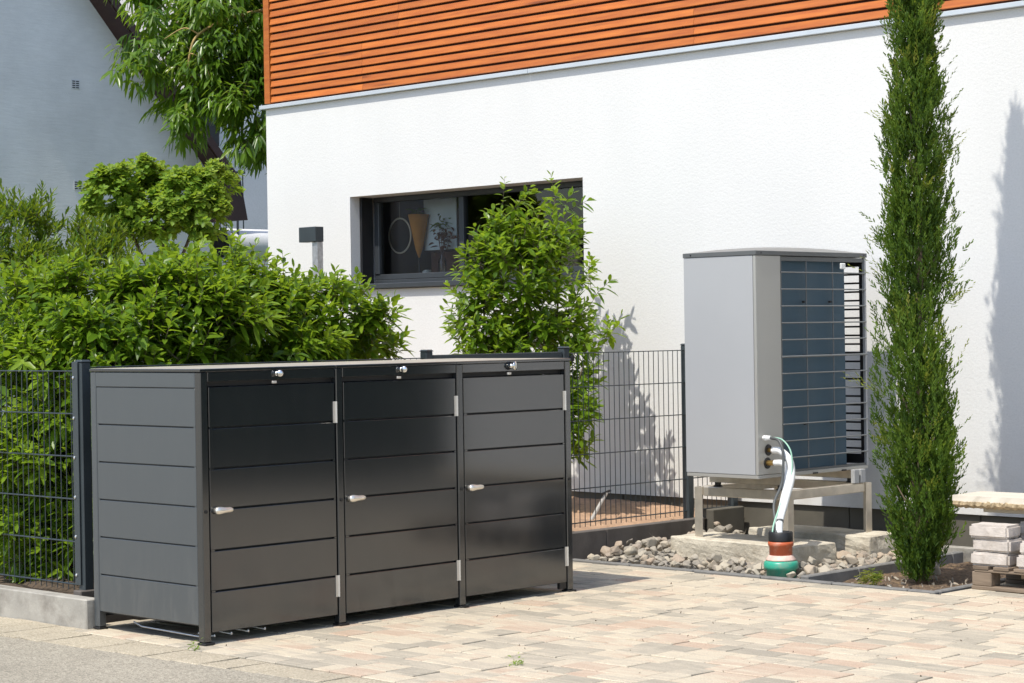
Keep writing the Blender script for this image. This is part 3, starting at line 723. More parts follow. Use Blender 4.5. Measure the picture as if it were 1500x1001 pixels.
# ------------------------------------------------------------------ fences
def fence_post(root, x, yy, zt, z0=0.0, cap=True, w=0.055):
    bm = NB(); box(bm, (x-w/2, yy-w/2, z0), (x+w/2, yy+w/2, zt-0.012), 0.004); po = obj('post', bm, M['fence'], root)
    bm = NB(); box(bm, (x-w/2-0.004, yy-w/2-0.004, zt-0.0118), (x+w/2+0.004, yy+w/2+0.004, zt), 0.003)
    if cap:
        c_ = [q for q in bm.verts if q.co.z > zt-0.003]
        for q in c_: q.co.x = x+(q.co.x-x)*0.8; q.co.y = yy+(q.co.y-yy)*0.8
    obj('post_cap', bm, M['fence'], po); return po
def mesh_panel(root, a, b_, zb, zt, axis):
    """double rod panel between coordinates a..b_ along axis ('x' or 'y')"""
    fx = a[0] if axis == 'y' else None
    rows = [zt - 0.2165*k for k in range(6)]
    for z in rows:
        bm = NB()
        if axis == 'y':
            for dx in (-0.005, 0.006): tube(bm, [(a[0]+dx, a[1], z), (a[0]+dx, b_[1], z)], 0.0035, 6)
        else:
            for dy in (-0.006, 0.005): tube(bm, [(a[0], a[1]+dy, z), (b_[0], a[1]+dy, z)], 0.0035, 6)
        obj('horizontal_rod', bm, M['fence'], root)
    bm = NB(); L = (b_[1]-a[1]) if axis == 'y' else (b_[0]-a[0]); nn = int(round(abs(L)/0.05))
    for k in range(1, nn):
        t_ = k/nn
        p = (a[0], a[1]+L*t_) if axis == 'y' else (a[0]+L*t_, a[1])
        tube(bm, [(p[0], p[1], rows[-1]-0.03), (p[0], p[1], zt+0.002)], 0.0027, 5)
    tag(obj('vertical_rods', bm, M['fence'], root), kind='stuff')
FX, FY = -8.955, 5.945
fl = empty('wire_mesh_fence', (-9.4, FY, 0), 'dark wire mesh fence standing on the pale kerb at left', 'fence')
mesh_panel(fl, (-11.4, FY), (-8.93, FY), 0.2, 1.268, 'x')
po = fence_post(fl, -8.90, FY+0.02, 1.325, 0.1, True, 0.055)
bm = NB(); box(bm, (-8.945, FY-0.018, 0.185), (-8.895, FY-0.011, 1.315), 0.002); st = obj('cover_strip', bm, M['fence'], fl)
for z in (1.235, 1.03, 0.83, 0.63, 0.43, 0.235):
    bm = NB(); lathe(bm, [(0.009, 0), (0.008, 0.004), (0.004, 0.006)], (0, 0, 0), 10, 'X')
    for q in bm.verts: q.co = Vector((-8.93+q.co.y, FY-0.0185-q.co.x, z+q.co.z))
    obj('bolt', bm, M['chrome'], st)
fr = empty('side_mesh_fence', (FX, 9.6, 0), 'dark wire mesh fence running from bin shelter to house wall', 'fence')
mesh_panel(fr, (FX, 5.99), (FX, 8.37), 0.2, 1.285, 'y')
mesh_panel(fr, (FX, 9.62), (FX, 11.30), 0.2, 1.290, 'y')
for yy in (8.40, 9.59, 10.80, 11.28): fence_post(fr, FX, yy, 1.335 if yy < 11 else 1.30, 0.1)
bm = NB(); box(bm, (FX-0.005, 9.622, 1.24), (FX+0.03, 9.66, 1.275), 0.003); obj('bracket', bm, M['black'], fr)
gate = empty('garden_gate', (FX, 9.0, 0), 'low dark metal garden gate behind the bin shelter', 'gate')
bm = NB(); box(bm, (FX-0.02, 8.435, 1.262), (FX+0.02, 9.555, 1.302), 0.003); obj('top_bar', bm, M['fence'], gate)
bm = NB(); box(bm, (FX-0.02, 8.435, 0.2), (FX+0.02, 8.475, 1.261), 0.003); box(bm, (FX-0.02, 9.515, 0.2), (FX+0.02, 9.555, 1.261), 0.003); box(bm, (FX-0.02, 8.476, 0.2), (FX+0.02, 9.514, 0.24), 0.003); obj('gate_frame', bm, M['fence'], gate)
bm = NB()
for k in range(1, 20): tube(bm, [(FX, 8.475+k*0.052, 0.24), (FX, 8.475+k*0.052, 1.262)], 0.003, 5)
tag(obj('vertical_rods', bm, M['fence'], gate), kind='stuff')

# ------------------------------------------------------------------ heat pump, stand, slabs
hx0, hx1, hy0, hy1, hz0, hz1 = -8.175, -7.62, 9.845, 10.985, 0.541, 1.868
hp = empty('heat_pump', (-7.9, 10.4, 0.54), 'tall grey heat pump with blue coil behind a wire grille', 'heat pump')
bm = NB(); box(bm, (hx0, hy0, hz0+0.012), (hx1-0.022, hy0+0.012, hz1), 0.002); obj('side_panel', bm, M['hp_side'], hp)
for q in range(0): pass
bm = NB(); box(bm, (hx1-0.02, hy0, hz0+0.012), (hx1, hy0+0.245, hz1), 0.003); obj('front_panel', bm, M['hp_front'], hp)
bm = NB(); box(bm, (hx1-0.0215, hy0+0.001, hz0+0.013), (hx1-0.0205, hy0+0.011, hz1)); bm.free()
bm = NB(); box(bm, (hx0, hy0+0.013, hz0+0.012), (hx0+0.01, hy1, hz1), 0.002); obj('rear_panel', bm, M['hp_side'], hp)
bm = NB(); box(bm, (hx1-0.02, hy1-0.018, hz0+0.012), (hx1, hy1, hz1), 0.002); obj('corner_strip', bm, M['hp_side'], hp)
bm = NB(); box(bm, (hx0+0.002, hy0+0.002, hz0-0.012), (hx1-0.002, hy1-0.002, hz0+0.011), 0.003); bp = obj('base_tray', bm, M['hp_front'], hp)
bm = NB(); box(bm, (hx0-0.003, hy0-0.004, hz1+0.001), (hx1+0.006, hy1+0.004, hz1+0.028), 0.002); rim = obj('cover_rim', bm, M['hp_rim'], hp)
for (xx, yy) in ((hx1+0.0062, hy0+0.05), (hx1+0.0062, hy1-0.03)):
    bm = NB(); lathe(bm, [(0.006, 0), (0.005, 0.002)], (xx, yy, hz1+0.015), 10, 'X'); obj('screw', bm, M['black'], rim)
bm = NB(); lathe(bm, [(0.006, 0), (0.005, 0.002)], (0, 0, 0), 10, 'X')
for q in bm.verts: q.co = Vector((hx0+0.06+q.co.y, hy0-0.0042-q.co.x, hz1+0.015+q.co.z))
obj('screw', bm, M['black'], rim)
bm = NB(); g = {}
for i in range(13):
    for j in range(17):
        a, c_ = i/12, j/16
        ea = 1-abs(2*a-1)**3.0; ec = 1-abs(2*c_-1)**2.6
        g[i, j] = bm.verts.new((hx0+0.004+(hx1-hx0-0.008)*a, hy0+0.004+(hy1-hy0-0.008)*c_, hz1+0.0285+0.034*ea**0.6*ec**0.75))
for i in range(12):
    for j in range(16): bm.faces.new((g[i, j], g[i+1, j], g[i+1, j+1], g[i, j+1]))
obj('cover', bm, M['hp_top'], hp, smooth=True)
# coil block and grille
gy0, gy1 = hy0+0.262, hy1-0.02; cy1 = 10.80
bm = NB(); box(bm, (hx1-0.075, gy0-0.01, hz0+0.02), (hx1-0.035, cy1, hz1-0.01), 0.004); obj('coil', bm, M['coil'], hp)
bm = NB(); box(bm, (hx0+0.02, hy0+0.02, hz0+0.02), (hx1-0.085, cy1-0.01, hz1-0.01)); obj('inner_casing', bm, M['black'], hp)
bm = NB(); box(bm, (hx1-0.016, gy0-0.016, hz0+0.0125), (hx1-0.004, gy0-0.001, hz1-0.002)); box(bm, (hx1-0.016, gy0, hz1-0.03), (hx1-0.006, gy1, hz1-0.004)); box(bm, (hx1-0.016, gy0, hz0+0.0125), (hx1-0.006, gy1, hz0+0.026)); obj('grille_frame', bm, M['hp_rim'], hp)
zz = [hz0+0.10+0.1025*k for k in range(12)]
for k, z in enumerate(zz):
    if z > hz1-0.04: break
    bm = NB(); tube(bm, [(hx1-0.001, gy0-0.014, z), (hx1-0.001, gy1+0.016, z)], 0.0075 if k == 6 else 0.0048, 6); obj('grille_wire', bm, M['grille'], hp)
for yy in (gy0+0.255, gy0+0.53):
    bm = NB(); tube(bm, [(hx1-0.01, yy, hz0+0.02), (hx1-0.01, yy, hz1-0.01)], 0.0045, 6); obj('grille_wire', bm, M['grille'], hp)
    for z in (hz0+0.3, hz0+0.72, hz0+1.05):
        bm = NB(); box(bm, (hx1-0.03, yy-0.022, z-0.008), (hx1-0.012, yy-0.006, z+0.004), 0.002); obj('clip', bm, M['black'], hp)
# open slats at the rear
z = hz0+0.11
while z < hz1-0.05:
    bm = NB(); box(bm, (hx0+0.03, hy1-0.018, z), (hx1-0.022, hy1-0.006, z+0.012), 0.002); obj('rear_slat', bm, M['black'], hp); z += 0.0553
bm = NB(); box(bm, (hx1-0.04, hy1-0.022, hz0+0.02), (hx1-0.021, hy1-0.002, hz1-0.002)); box(bm, (hx0+0.03, hy1-0.022, hz0+0.02), (hx1-0.042, hy1-0.006, hz0+0.08)); box(bm, (hx0+0.03, hy1-0.022, hz1-0.045), (hx1-0.042, hy1-0.006, hz1-0.003)); obj('rear_frame', bm, M['black'], hp)
bm = NB(); box(bm, (hx1-0.002, 10.70, hz1-0.075), (hx1+0.012, 10.75, hz1-0.038), 0.004); obj('sensor', bm, M['white'], hp)
# connections
for yy, z in ((9.945, 0.70), (9.935, 0.622)):
    bm = NB(); lathe(bm, [(0.034, 0), (0.034, 0.003), (0.028, 0.004)], (hx1+0.0003, yy, z), 20, 'X'); obj('port', bm, M['black'], hp)
bm = NB(); tube(bm, [(hx1, 9.935, 0.622), (hx1+0.055, 9.935, 0.625)], 0.016, 10); obj('brass_fitting', bm, M['brass'], hp, smooth=False)
bm = NB(); tube(bm, [(hx1, 9.945, 0.70), (hx1+0.03, 9.945, 0.70)], 0.013, 10); obj('brass_fitting', bm, M['brass'], hp)
bm = NB(); tube(bm, [(hx1, 9.90, 0.775), (hx1+0.05, 9.905, 0.775)], 0.014, 10); tube(bm, [(hx1+0.012, 9.90, 0.775), (hx1+0.022, 9.90, 0.775)], 0.018, 6); obj('cable_gland', bm, M['white'], hp)
for yy in (hy0+0.55, hy0+0.85):
    bm = NB(); box(bm, (hx1-0.012, yy, hz0-0.012), (hx1+0.006, yy+0.045, hz0-0.002), 0.002); obj('drain_slot', bm, M['black'], hp)
# rails and rubber feet
for yy in (10.12, 10.84):
    bm = NB(); box(bm, (-8.2, yy-0.025, 0.475), (-7.60, yy+0.025, 0.528), 0.003); ra = obj('mounting_rail', bm, M['stand'], hp)
    bm = NB(); lathe(bm, [(0.02, 0), (0.02, 0.004), (0.012, 0.005)], (-7.5998, yy, 0.50), 16, 'X'); obj('rail_end', bm, M['black'], ra)
    for xx in (-8.15, -7.66):
        bm = NB(); lathe(bm, [(0.03, 0.4475), (0.03, 0.452), (0.02, 0.458), (0.02, 0.474)], (xx, yy, 0), 14); obj('rubber_foot', bm, M['black'], ra)
for yy in (10.76, 10.83):
    bm = NB(); box(bm, (-7.60, yy, 0.448), (-7.57, yy+0.05, 0.535), 0.003); obj('foot_bracket', bm, M['hp_side'], hp)

stand = empty('steel_stand', (-7.95, 10.5, 0.13), 'stainless steel frame stand carrying the grey heat pump', 'stand')
sx0, sx1, sy0, sy1, szt = -8.30, -7.575, 10.07, 10.95, 0.446
def leg(x, yy, sx, sy):
    bm = NB(); w = 0.062; t_ = 0.006
    box(bm, (min(x, x+sx*w), min(yy, yy+sy*t_), 0.133), (max(x, x+sx*w), max(yy, yy+sy*t_), szt-0.002), 0.001)
    box(bm, (min(x, x+sx*t_), min(yy+sy*t_, yy+sy*w), 0.133), (max(x, x+sx*t_), max(yy+sy*t_, yy+sy*w), szt-0.002), 0.001)
    obj('leg', bm, M['stand'], stand)
    bm = NB(); box(bm, (x-0.03+sx*0.03, yy-0.03+sy*0.03, 0.127), (x+0.05*sx if sx > 0 else x+0.03, yy+0.06, 0.1328)); bm.free()
leg(sx0, sy0, 1, 1); leg(sx1, sy0, -1, 1); leg(sx0, sy1, 1, -1); leg(sx1, sy1, -1, -1)
for yy in (sy0+0.008, sy1-0.053):
    bm = NB(); box(bm, (sx0+0.064, yy, szt-0.058), (sx1-0.064, yy+0.045, szt), 0.004); obj('cross_bar', bm, M['stand'], stand)
for xx in (sx0+0.008, sx1-0.053):
    bm = NB(); box(bm, (xx, sy0+0.064, szt-0.058), (xx+0.045, sy1-0.064, szt), 0.004); obj('cross_bar', bm, M['stand'], stand)

def rough_slab(name, lo, hi, rot, label, mat, amp=0.006, cuts=7):
    bm = NB(); box(bm, lo, hi, 0.006)
    bmesh.ops.subdivide_edges(bm, edges=[e for e in bm.edges if e.calc_length() > 0.06], cuts=cuts, use_grid_fill=True)
    c = (Vector(lo)+Vector(hi))/2; mr = Matrix.Rotation(R(rot), 3, 'Z')
    for q in bm.verts:
        d = Vector((fbm(q.co.x*9, q.co.y*9, q.co.z*9), fbm(q.co.x*9+50, q.co.y*9, q.co.z*9), 0.4*fbm(q.co.x*9, q.co.y*9+70, q.co.z*9)))
        q.co = mr @ (q.co + d*amp*2 - c) + c
    o = obj(name, bm, mat, None, (c.x, c.y, lo[2])); return tag(o, label, 'concrete slab')
rough_slab('concrete_slab', (-8.44, 9.96, -0.10), (-7.41, 10.36, 0.13), -5.0, 'pale rough concrete foundation slab in front, beside the green pipe collar', M['block'], 0.007)
rough_slab('concrete_slab', (-8.37, 10.70, -0.10), (-7.40, 11.04, 0.131), -1.5, 'rear concrete foundation slab nearer the wall, under the back legs', M['block'], 0.008)

pipe = empty('drain_pipe', (-7.32, 9.655, 0), 'stacked green, orange and black plastic pipe collar rising from gravel', 'pipe')
pc = (-7.32, 9.66, 0)
bm = NB(); lathe(bm, [(0.085, -0.08), (0.085, 0.03), (0.098, 0.034), (0.101, 0.05), (0.099, 0.072), (0.093, 0.078), (0.086, 0.084)], pc, 32); obj('green_collar', bm, M['green_pvc'], pipe, smooth=True)
bm = NB(); lathe(bm, [(0.088, 0.0845), (0.086, 0.092), (0.074, 0.108), (0.069, 0.115)], pc, 32); obj('dusty_cone', bm, M['dust_pvc'], pipe, smooth=True)
bm = NB(); lathe(bm, [(0.067, 0.1155), (0.067, 0.165), (0.073, 0.168), (0.075, 0.18), (0.073, 0.192), (0.066, 0.194)], pc, 32); obj('orange_sleeve', bm, M['orange_pvc'], pipe, smooth=True)
bm = NB(); lathe(bm, [(0.070, 0.1945), (0.071, 0.20), (0.071, 0.245), (0.066, 0.25), (0.05, 0.25), (0.048, 0.235)], pc, 32); obj('rubber_cap', bm, M['black'], pipe, smooth=True)
def smoothpath(pts, n=8):
    P_ = [Vector(p) for p in pts]; out = []
    for i in range(len(P_)-1):
        p0, p1, p2, p3 = P_[max(i-1, 0)], P_[i], P_[i+1], P_[min(i+2, len(P_)-1)]
        for k in range(n):
            t_ = k/n; out.append(0.5*((2*p1)+(p2-p0)*t_+(2*p0-5*p1+4*p2-p3)*t_*t_+(3*p1-p0-3*p2+p3)*t_**3))
    out.append(P_[-1]); return out
hose = empty('insulated_hose', (-7.35, 9.68, 0.25), 'white insulated hoses curving from heat pump ports down into black cap', 'hose')
bm = NB(); tube(bm, smoothpath([(-7.585, 9.945, 0.70), (-7.52, 9.94, 0.695), (-7.44, 9.92, 0.64), (-7.41, 9.89, 0.54), (-7.40, 9.82, 0.42), (-7.37, 9.72, 0.30), (-7.345, 9.68, 0.23)]), 0.021, 10); obj('hose', bm, M['white'], hose, smooth=True)
bm = NB(); tube(bm, smoothpath([(-7.565, 9.935, 0.625), (-7.49, 9.93, 0.62), (-7.455, 9.91, 0.55), (-7.44, 9.85, 0.42), (-7.40, 9.75, 0.31), (-7.36, 9.695, 0.23)]), 0.019, 10); obj('hose', bm, M['white'], hose, smooth=True)
bm = NB(); tube(bm, [(-7.372, 9.723, 0.306), (-7.367, 9.715, 0.296)], 0.0222, 12); obj('tape_band', bm, M['greycable'], hose)
cb = empty('power_cable', (-7.5, 9.8, 0.25), 'dark grey cable hanging beside the white hoses', 'cable')
bm = NB(); tube(bm, smoothpath([(-7.57, 9.905, 0.775), (-7.50, 9.895, 0.76), (-7.46, 9.88, 0.68), (-7.455, 9.86, 0.52), (-7.47, 9.80, 0.40), (-7.42, 9.74, 0.30), (-7.345, 9.65, 0.235)]), 0.0085, 8); obj('cable', bm, M['greycable'], cb, smooth=True)
cb = empty('earth_cable', (-7.5, 9.8, 0.25), 'thin pale green cable looping down next to white hose', 'cable')
bm = NB(); tube(bm, smoothpath([(-7.57, 9.91, 0.778), (-7.49, 9.915, 0.765), (-7.42, 9.905, 0.69), (-7.405, 9.88, 0.55), (-7.42, 9.80, 0.40), (-7.38, 9.68, 0.30), (-7.355, 9.625, 0.235)]), 0.005, 6); obj('cable', bm, M['greencable'], cb, smooth=True)

# ------------------------------------------------------------------ pallet with blocks and plank
pal = empty('wooden_pallet', (-5.5, 10.1, 0), 'weathered wooden pallet on the pavers, loaded with pale blocks', 'pallet')
px0, px1, py0, py1 = -6.10, -4.95, 9.74, 10.54
for ya in (py0, py0+0.34, py1-0.1):
    bm = NB(); box(bm, (px0+0.0, ya, 0.001), (px1, ya+0.1, 0.022), 0.003); obj('bottom_board', bm, M['pallet'], pal, (px0, ya, 0))
    for xa in (px0+0.003, px0+0.5, px1-0.13):
        bm = NB(); box(bm, (xa, ya+0.002, 0.023), (xa+0.12, ya+0.098, 0.098), 0.004); obj('spacer_block', bm, M['pallet'], pal, (xa, ya, 0))
    bm = NB(); box(bm, (px0+0.02, ya, 0.0985), (px1, ya+0.1, 0.111), 0.002); obj('stringer_board', bm, M['pallet'], pal, (px0, ya, 0.1))
xa = px0+0.012
while xa < px1-0.08:
    bm = NB(); box(bm, (xa, py0-0.004, 0.1115), (xa+0.095, py1+0.004, 0.1295), 0.002); obj('deck_board', bm, M['pallet'], pal, (xa, py0, 0.11)); xa += 0.125
def stone_block(x, yy, z, rz, label, s=(0.235, 0.155, 0.072)):
    bm = NB(); box(bm, (-s[0]/2, -s[1]/2, 0), (s[0]/2, s[1]/2, s[2]), 0.012, None, None, 2)
    bmesh.ops.subdivide_edges(bm, edges=[e for e in bm.edges if e.calc_length() > 0.05], cuts=4, use_grid_fill=True)
    mr = Matrix.Rotation(R(rz), 3, 'Z')
    for q in bm.verts:
        q.co += q.co.normalized()*0.006*fbm((q.co.x+x)*14, (q.co.y+yy)*14, (q.co.z+z)*14)
        q.co = mr @ q.co + Vector((x, yy, z+0.002))
    zm = min(q.co.z for q in bm.verts)
    for q in bm.verts: q.co.z += z-zm+0.0003
    return tag(obj('concrete_block', bm, M['sandblock'], None, (x, yy, z)), label, 'paving block', 'pale blocks stacked on the pallet')
zb = 0.130
stone_block(-5.995, 9.83, zb, 1, 'pale block lowest in the pallet corner stack nearest the cypress')
stone_block(-5.985, 9.835, zb+0.075, -2, 'middle pale block of the corner stack nearest the cypress')
stone_block(-6.0, 9.825, zb+0.15, 2, 'topmost pale block of the corner stack nearest the cypress')
stone_block(-5.715, 9.83, zb, 3, 'pale block lowest in the front stack at the right edge')
stone_block(-5.70, 9.835, zb+0.075, -3, 'pale block on top of the front stack at right edge')
k = 0
names_b = ['pale block low behind the corner stack on the pallet', 'second pale block behind the corner stack', 'pale block supporting the plank behind the corner stack']
for k in range(4): stone_block(-5.86, 10.10, zb+0.075*k*0.99, random.uniform(-3, 3), names_b[k]) if k < 3 else None
names_c = ['pale block low under the plank at the right edge', 'second pale block under the plank at right edge', 'pale block directly under the plank at right edge']
for k in range(4): stone_block(-5.40, 10.10, zb+0.075*k*0.99, random.uniform(-3, 3), names_c[k]) if k < 3 else None
zs = zb+0.075*3*0.99+0.04
tb = boxobj('timber_batten', (-6.20, 10.03, zs), (-5.1, 10.17, zs+0.035), M['plank'], None, 0.003, (-5.6, 10.1, zs))
tag(tb, 'short sawn timber batten lying under the raw edged plank', 'timber')
pk = empty('raw_plank', (-5.7, 10.05, zs+0.036), 'thick pale plank with rough bark edge on top of the stack', 'plank')
bm = NB(); n = 40; ring = []
xs = [-6.31+1.25*i/n for i in range(n+1)]
rows = []
for x in xs:
    e1 = 0.012*fbm(x*11, 1.0); e2 = 0.025+0.02*fbm(x*17, 9.0)
    z0 = zs+0.0365
    rows.append([bm.verts.new(p) for p in ((x, 9.905+e2, z0), (x, 9.89+e1, z0+0.03+0.01*fbm(x*8, 4)), (x, 9.895, z0+0.062), (x, 10.20, z0+0.064), (x, 10.20, z0))])
for i in range(n):
    for c in range(5): bm.faces.new((rows[i][c], rows[i][(c+1) % 5], rows[i+1][(c+1) % 5], rows[i+1][c]))
bm.faces.new(rows[0][::-1]); bm.faces.new(rows[-1]); bmesh.ops.recalc_face_normals(bm, faces=bm.faces)
obj('plank_body', bm, M['plank'], pk)
bm = NB(); prev = None
for i in range(121):
    x = -6.30+1.2*i/120; z0 = zs+0.0365
    j = lambda a: 0.011*fbm(x*45, a)
    cur = [bm.verts.new(p) for p in ((x, 9.915+j(3), z0-0.006+j(1)), (x, 9.886+j(5), z0+0.012+j(7)), (x, 9.884+j(2), z0+0.030+j(4)*1.3), (x, 9.897, z0+0.032))]
    if prev:
        for c in range(3): bm.faces.new((prev[c], prev[c+1], cur[c+1], cur[c]))
    prev = cur
obj('bark_edge', bm, M['bark'], pk)

# ------------------------------------------------------------------ garden lamp
lamp = empty('garden_lamp', (-12.0, 10.2, 0.1), 'dark square headed garden lamp on a slim grey pole', 'lamp')
lx, ly = -11.99, 10.14
bm = NB(); box(bm, (lx-0.03, ly-0.03, 0.1), (lx+0.03, ly+0.03, 2.13), 0.003); obj('pole', bm, M['galv'], lamp)
bm = NB(); box(bm, (lx-0.16, ly-0.05, 2.131), (lx+0.034, ly+0.035, 2.245), 0.004); obj('lamp_head', bm, M['fence'], lamp)

# ------------------------------------------------------------------ neighbour house
nb = empty('gable_house', (-20, 10, 0), 'grey shaded gable house with dark red brown roof edge', 'house')
GX = -20.0
bm = NB()
def soff(z): return 13.57+0.87*(5.29-z)
ridge_y = 9.2; ridge_z = 10.30; lft = 2*ridge_y-15.2
prism(bm, [(lft, 0.0), (15.2, 0.0), (15.2, 3.45), (ridge_y, 10.33), (lft, 3.45)], GX-9.0, GX)
bmesh.ops.recalc_face_normals(bm, faces=bm.faces); obj('wall', bm, M['gable'], nb)
bm = NB()
prof = [(ridge_y+0.001, ridge_z), (15.30, 3.31), (15.12, 2.79), (15.56, 2.815), (15.46, 3.30), (ridge_y+0.001, 10.47)]
prism(bm, prof, GX-9.2, GX+0.32)
prism(bm, [(2*ridge_y-q[0], q[1]) for q in prof][::-1], GX-9.2, GX+0.32)
bmesh.ops.recalc_face_normals(bm, faces=bm.faces); obj('roof', bm, M['roof'], nb)
bm = NB(); dz = 0.02
prism(bm, [(ridge_y, ridge_z+0.012), (15.30, 3.325), (15.43, 3.32), (ridge_y, ridge_z+0.155)], GX+0.321, GX+0.345)
bmesh.ops.recalc_face_normals(bm, faces=bm.faces); obj('verge_board', bm, M['roof'], nb)
for yy, z in ((13.37, 4.31), (13.38, 3.165)):
    bm = NB(); box(bm, (GX+0.0005, yy-0.055, z-0.055), (GX+0.006, yy+0.055, z+0.055), 0.002); vt = obj('air_vent', bm, M['far_wall'], nb)
    bm = NB()
    for a in range(2):
        for q in range(4): box(bm, (GX+0.0065, yy-0.045+a*0.05, z-0.043+q*0.024), (GX+0.0085, yy-0.007+a*0.05, z-0.031+q*0.024))
    obj('vent_slot', bm, M['black'], vt)
bm = NB(); box(bm, (GX-9, 15.9, 0), (GX-1.2, 24, 6.0)); obj('rear_wall', bm, M['far_wall'], nb)
bm = NB(); box(bm, (GX-1.19, 15.92, 3.85), (GX-1.17, 16.3, 5.0), 0.003); obj('window_jamb', bm, M['black'], nb)
bm = NB(); tube(bm, [(GX-0.9, 15.80, 3.0), (GX-0.9, 15.80, 4.2)], 0.045, 10); obj('downpipe', bm, M['white'], nb, smooth=True)
rl = obj('balcony_rail', (lambda b: (tube(b, [(GX-0.35, 15.2, 3.42), (GX-0.35, 16.05, 3.45)], 0.018, 8), b)[1])(NB()), M['fence'], nb)
for k in range(9):
    yy = 15.3+0.09*k
    bm = NB(); tube(bm, [(GX-0.35, yy, 2.60 if k < 8 else 2.75), (GX-0.35, yy, 3.425)], 0.008 if k != 7 else 0.016, 6); obj('baluster', bm, M['fence'], rl)
bm = NB(); lathe(bm, [(0.19, 0), (0.20, 0.02), (0.20, 1.6), (0.19, 1.62)], (0, 0, 0), 24, 'X')
for q in bm.verts: q.co = Vector((GX-0.5+q.co.y, 15.78+q.co.x, 2.56+q.co.z))
obj('awning_roll', bm, M['far_wall'], nb, smooth=True)
bm = NB(); lathe(bm, [(0.17, 0), (0.17, 0.015)], (0, 0, 0), 24, 'X')
for q in bm.verts: q.co = Vector((GX-0.5+q.co.y, 15.76+q.co.x, 2.56+q.co.z))
obj('awning_end', bm, M['black'], nb)

# ------------------------------------------------------------------ foliage
LEAF_UV = {}
def leaf_arrays(P_, D_, N_, L_, Wd_, droop, rnd, wide=0.45):
    """P base, D direction, N normal (n,3); L length, W width, droop (n,). 8 verts, 6 faces a leaf"""
    n = len(P_); D = D_/np.linalg.norm(D_, axis=1)[:, None]
    Nn = N_-D*np.sum(N_*D, axis=1)[:, None]; Nn /= (np.linalg.norm(Nn, axis=1)[:, None]+1e-9)
    S = np.cross(D, Nn)
    ts = [(0.0, 0.0, 0), (wide*0.7, -0.42, 0), (wide*0.7, 0, -1), (wide*0.7, 0.42, 0), (0.72, -0.36, 0), (0.72, 0, -1), (0.72, 0.36, 0), (1.0, 0.0, 0)]
    out = np.zeros((n, 8, 3))
    for k, (t_, s, c_) in enumerate(ts):
        dr = -droop*t_*t_*L_
        out[:, k] = P_ + D*(t_*L_)[:, None] + S*(s*Wd_)[:, None] + Nn*((c_*0.13*Wd_))[:, None] + np.stack([np.zeros(n), np.zeros(n), dr], 1)
    faces = [(0, 1, 2), (0, 2, 3), (1, 4, 5, 2), (2, 5, 6, 3), (4, 7, 5), (5, 7, 6)]
    return out.reshape(-1, 3), faces, np.repeat(rnd, 8)
def leaf_mesh(name, P_, D_, N_, L_, Wd_, droop, rnd, mat, parent, wide=0.45):
    V, faces, rr = leaf_arrays(np.asarray(P_, float), np.asarray(D_, float), np.asarray(N_, float), np.asarray(L_, float), np.asarray(Wd_, float), np.asarray(droop, float), np.asarray(rnd, float), wide)
    n = len(P_); V = V - np.array(W[parent])
    lens = np.tile([len(f) for f in faces], n); flat = np.concatenate([np.array(f) for f in faces]); k = len(flat)
    loops = (np.arange(n)[:, None]*8 + flat[None, :]).reshape(-1)
    me = bpy.data.meshes.new(name); me.vertices.add(len(V)); me.vertices.foreach_set('co', V.astype(np.float32).reshape(-1))
    me.loops.add(len(loops)); me.loops.foreach_set('vertex_index', loops.astype(np.int32))
    st = np.concatenate([[0], np.cumsum(lens)[:-1]]); me.polygons.add(len(lens)); me.polygons.foreach_set('loop_start', st.astype(np.int32))
    me.polygons.foreach_set('use_smooth', np.ones(len(lens), dtype=bool))
    me.update(calc_edges=True); set_rnd(me, rr); me.validate()
    return link_mesh(name, me, mat, parent)
def randdir(rs): 
    p = rs.normal(size=3); return p/np.linalg.norm(p)
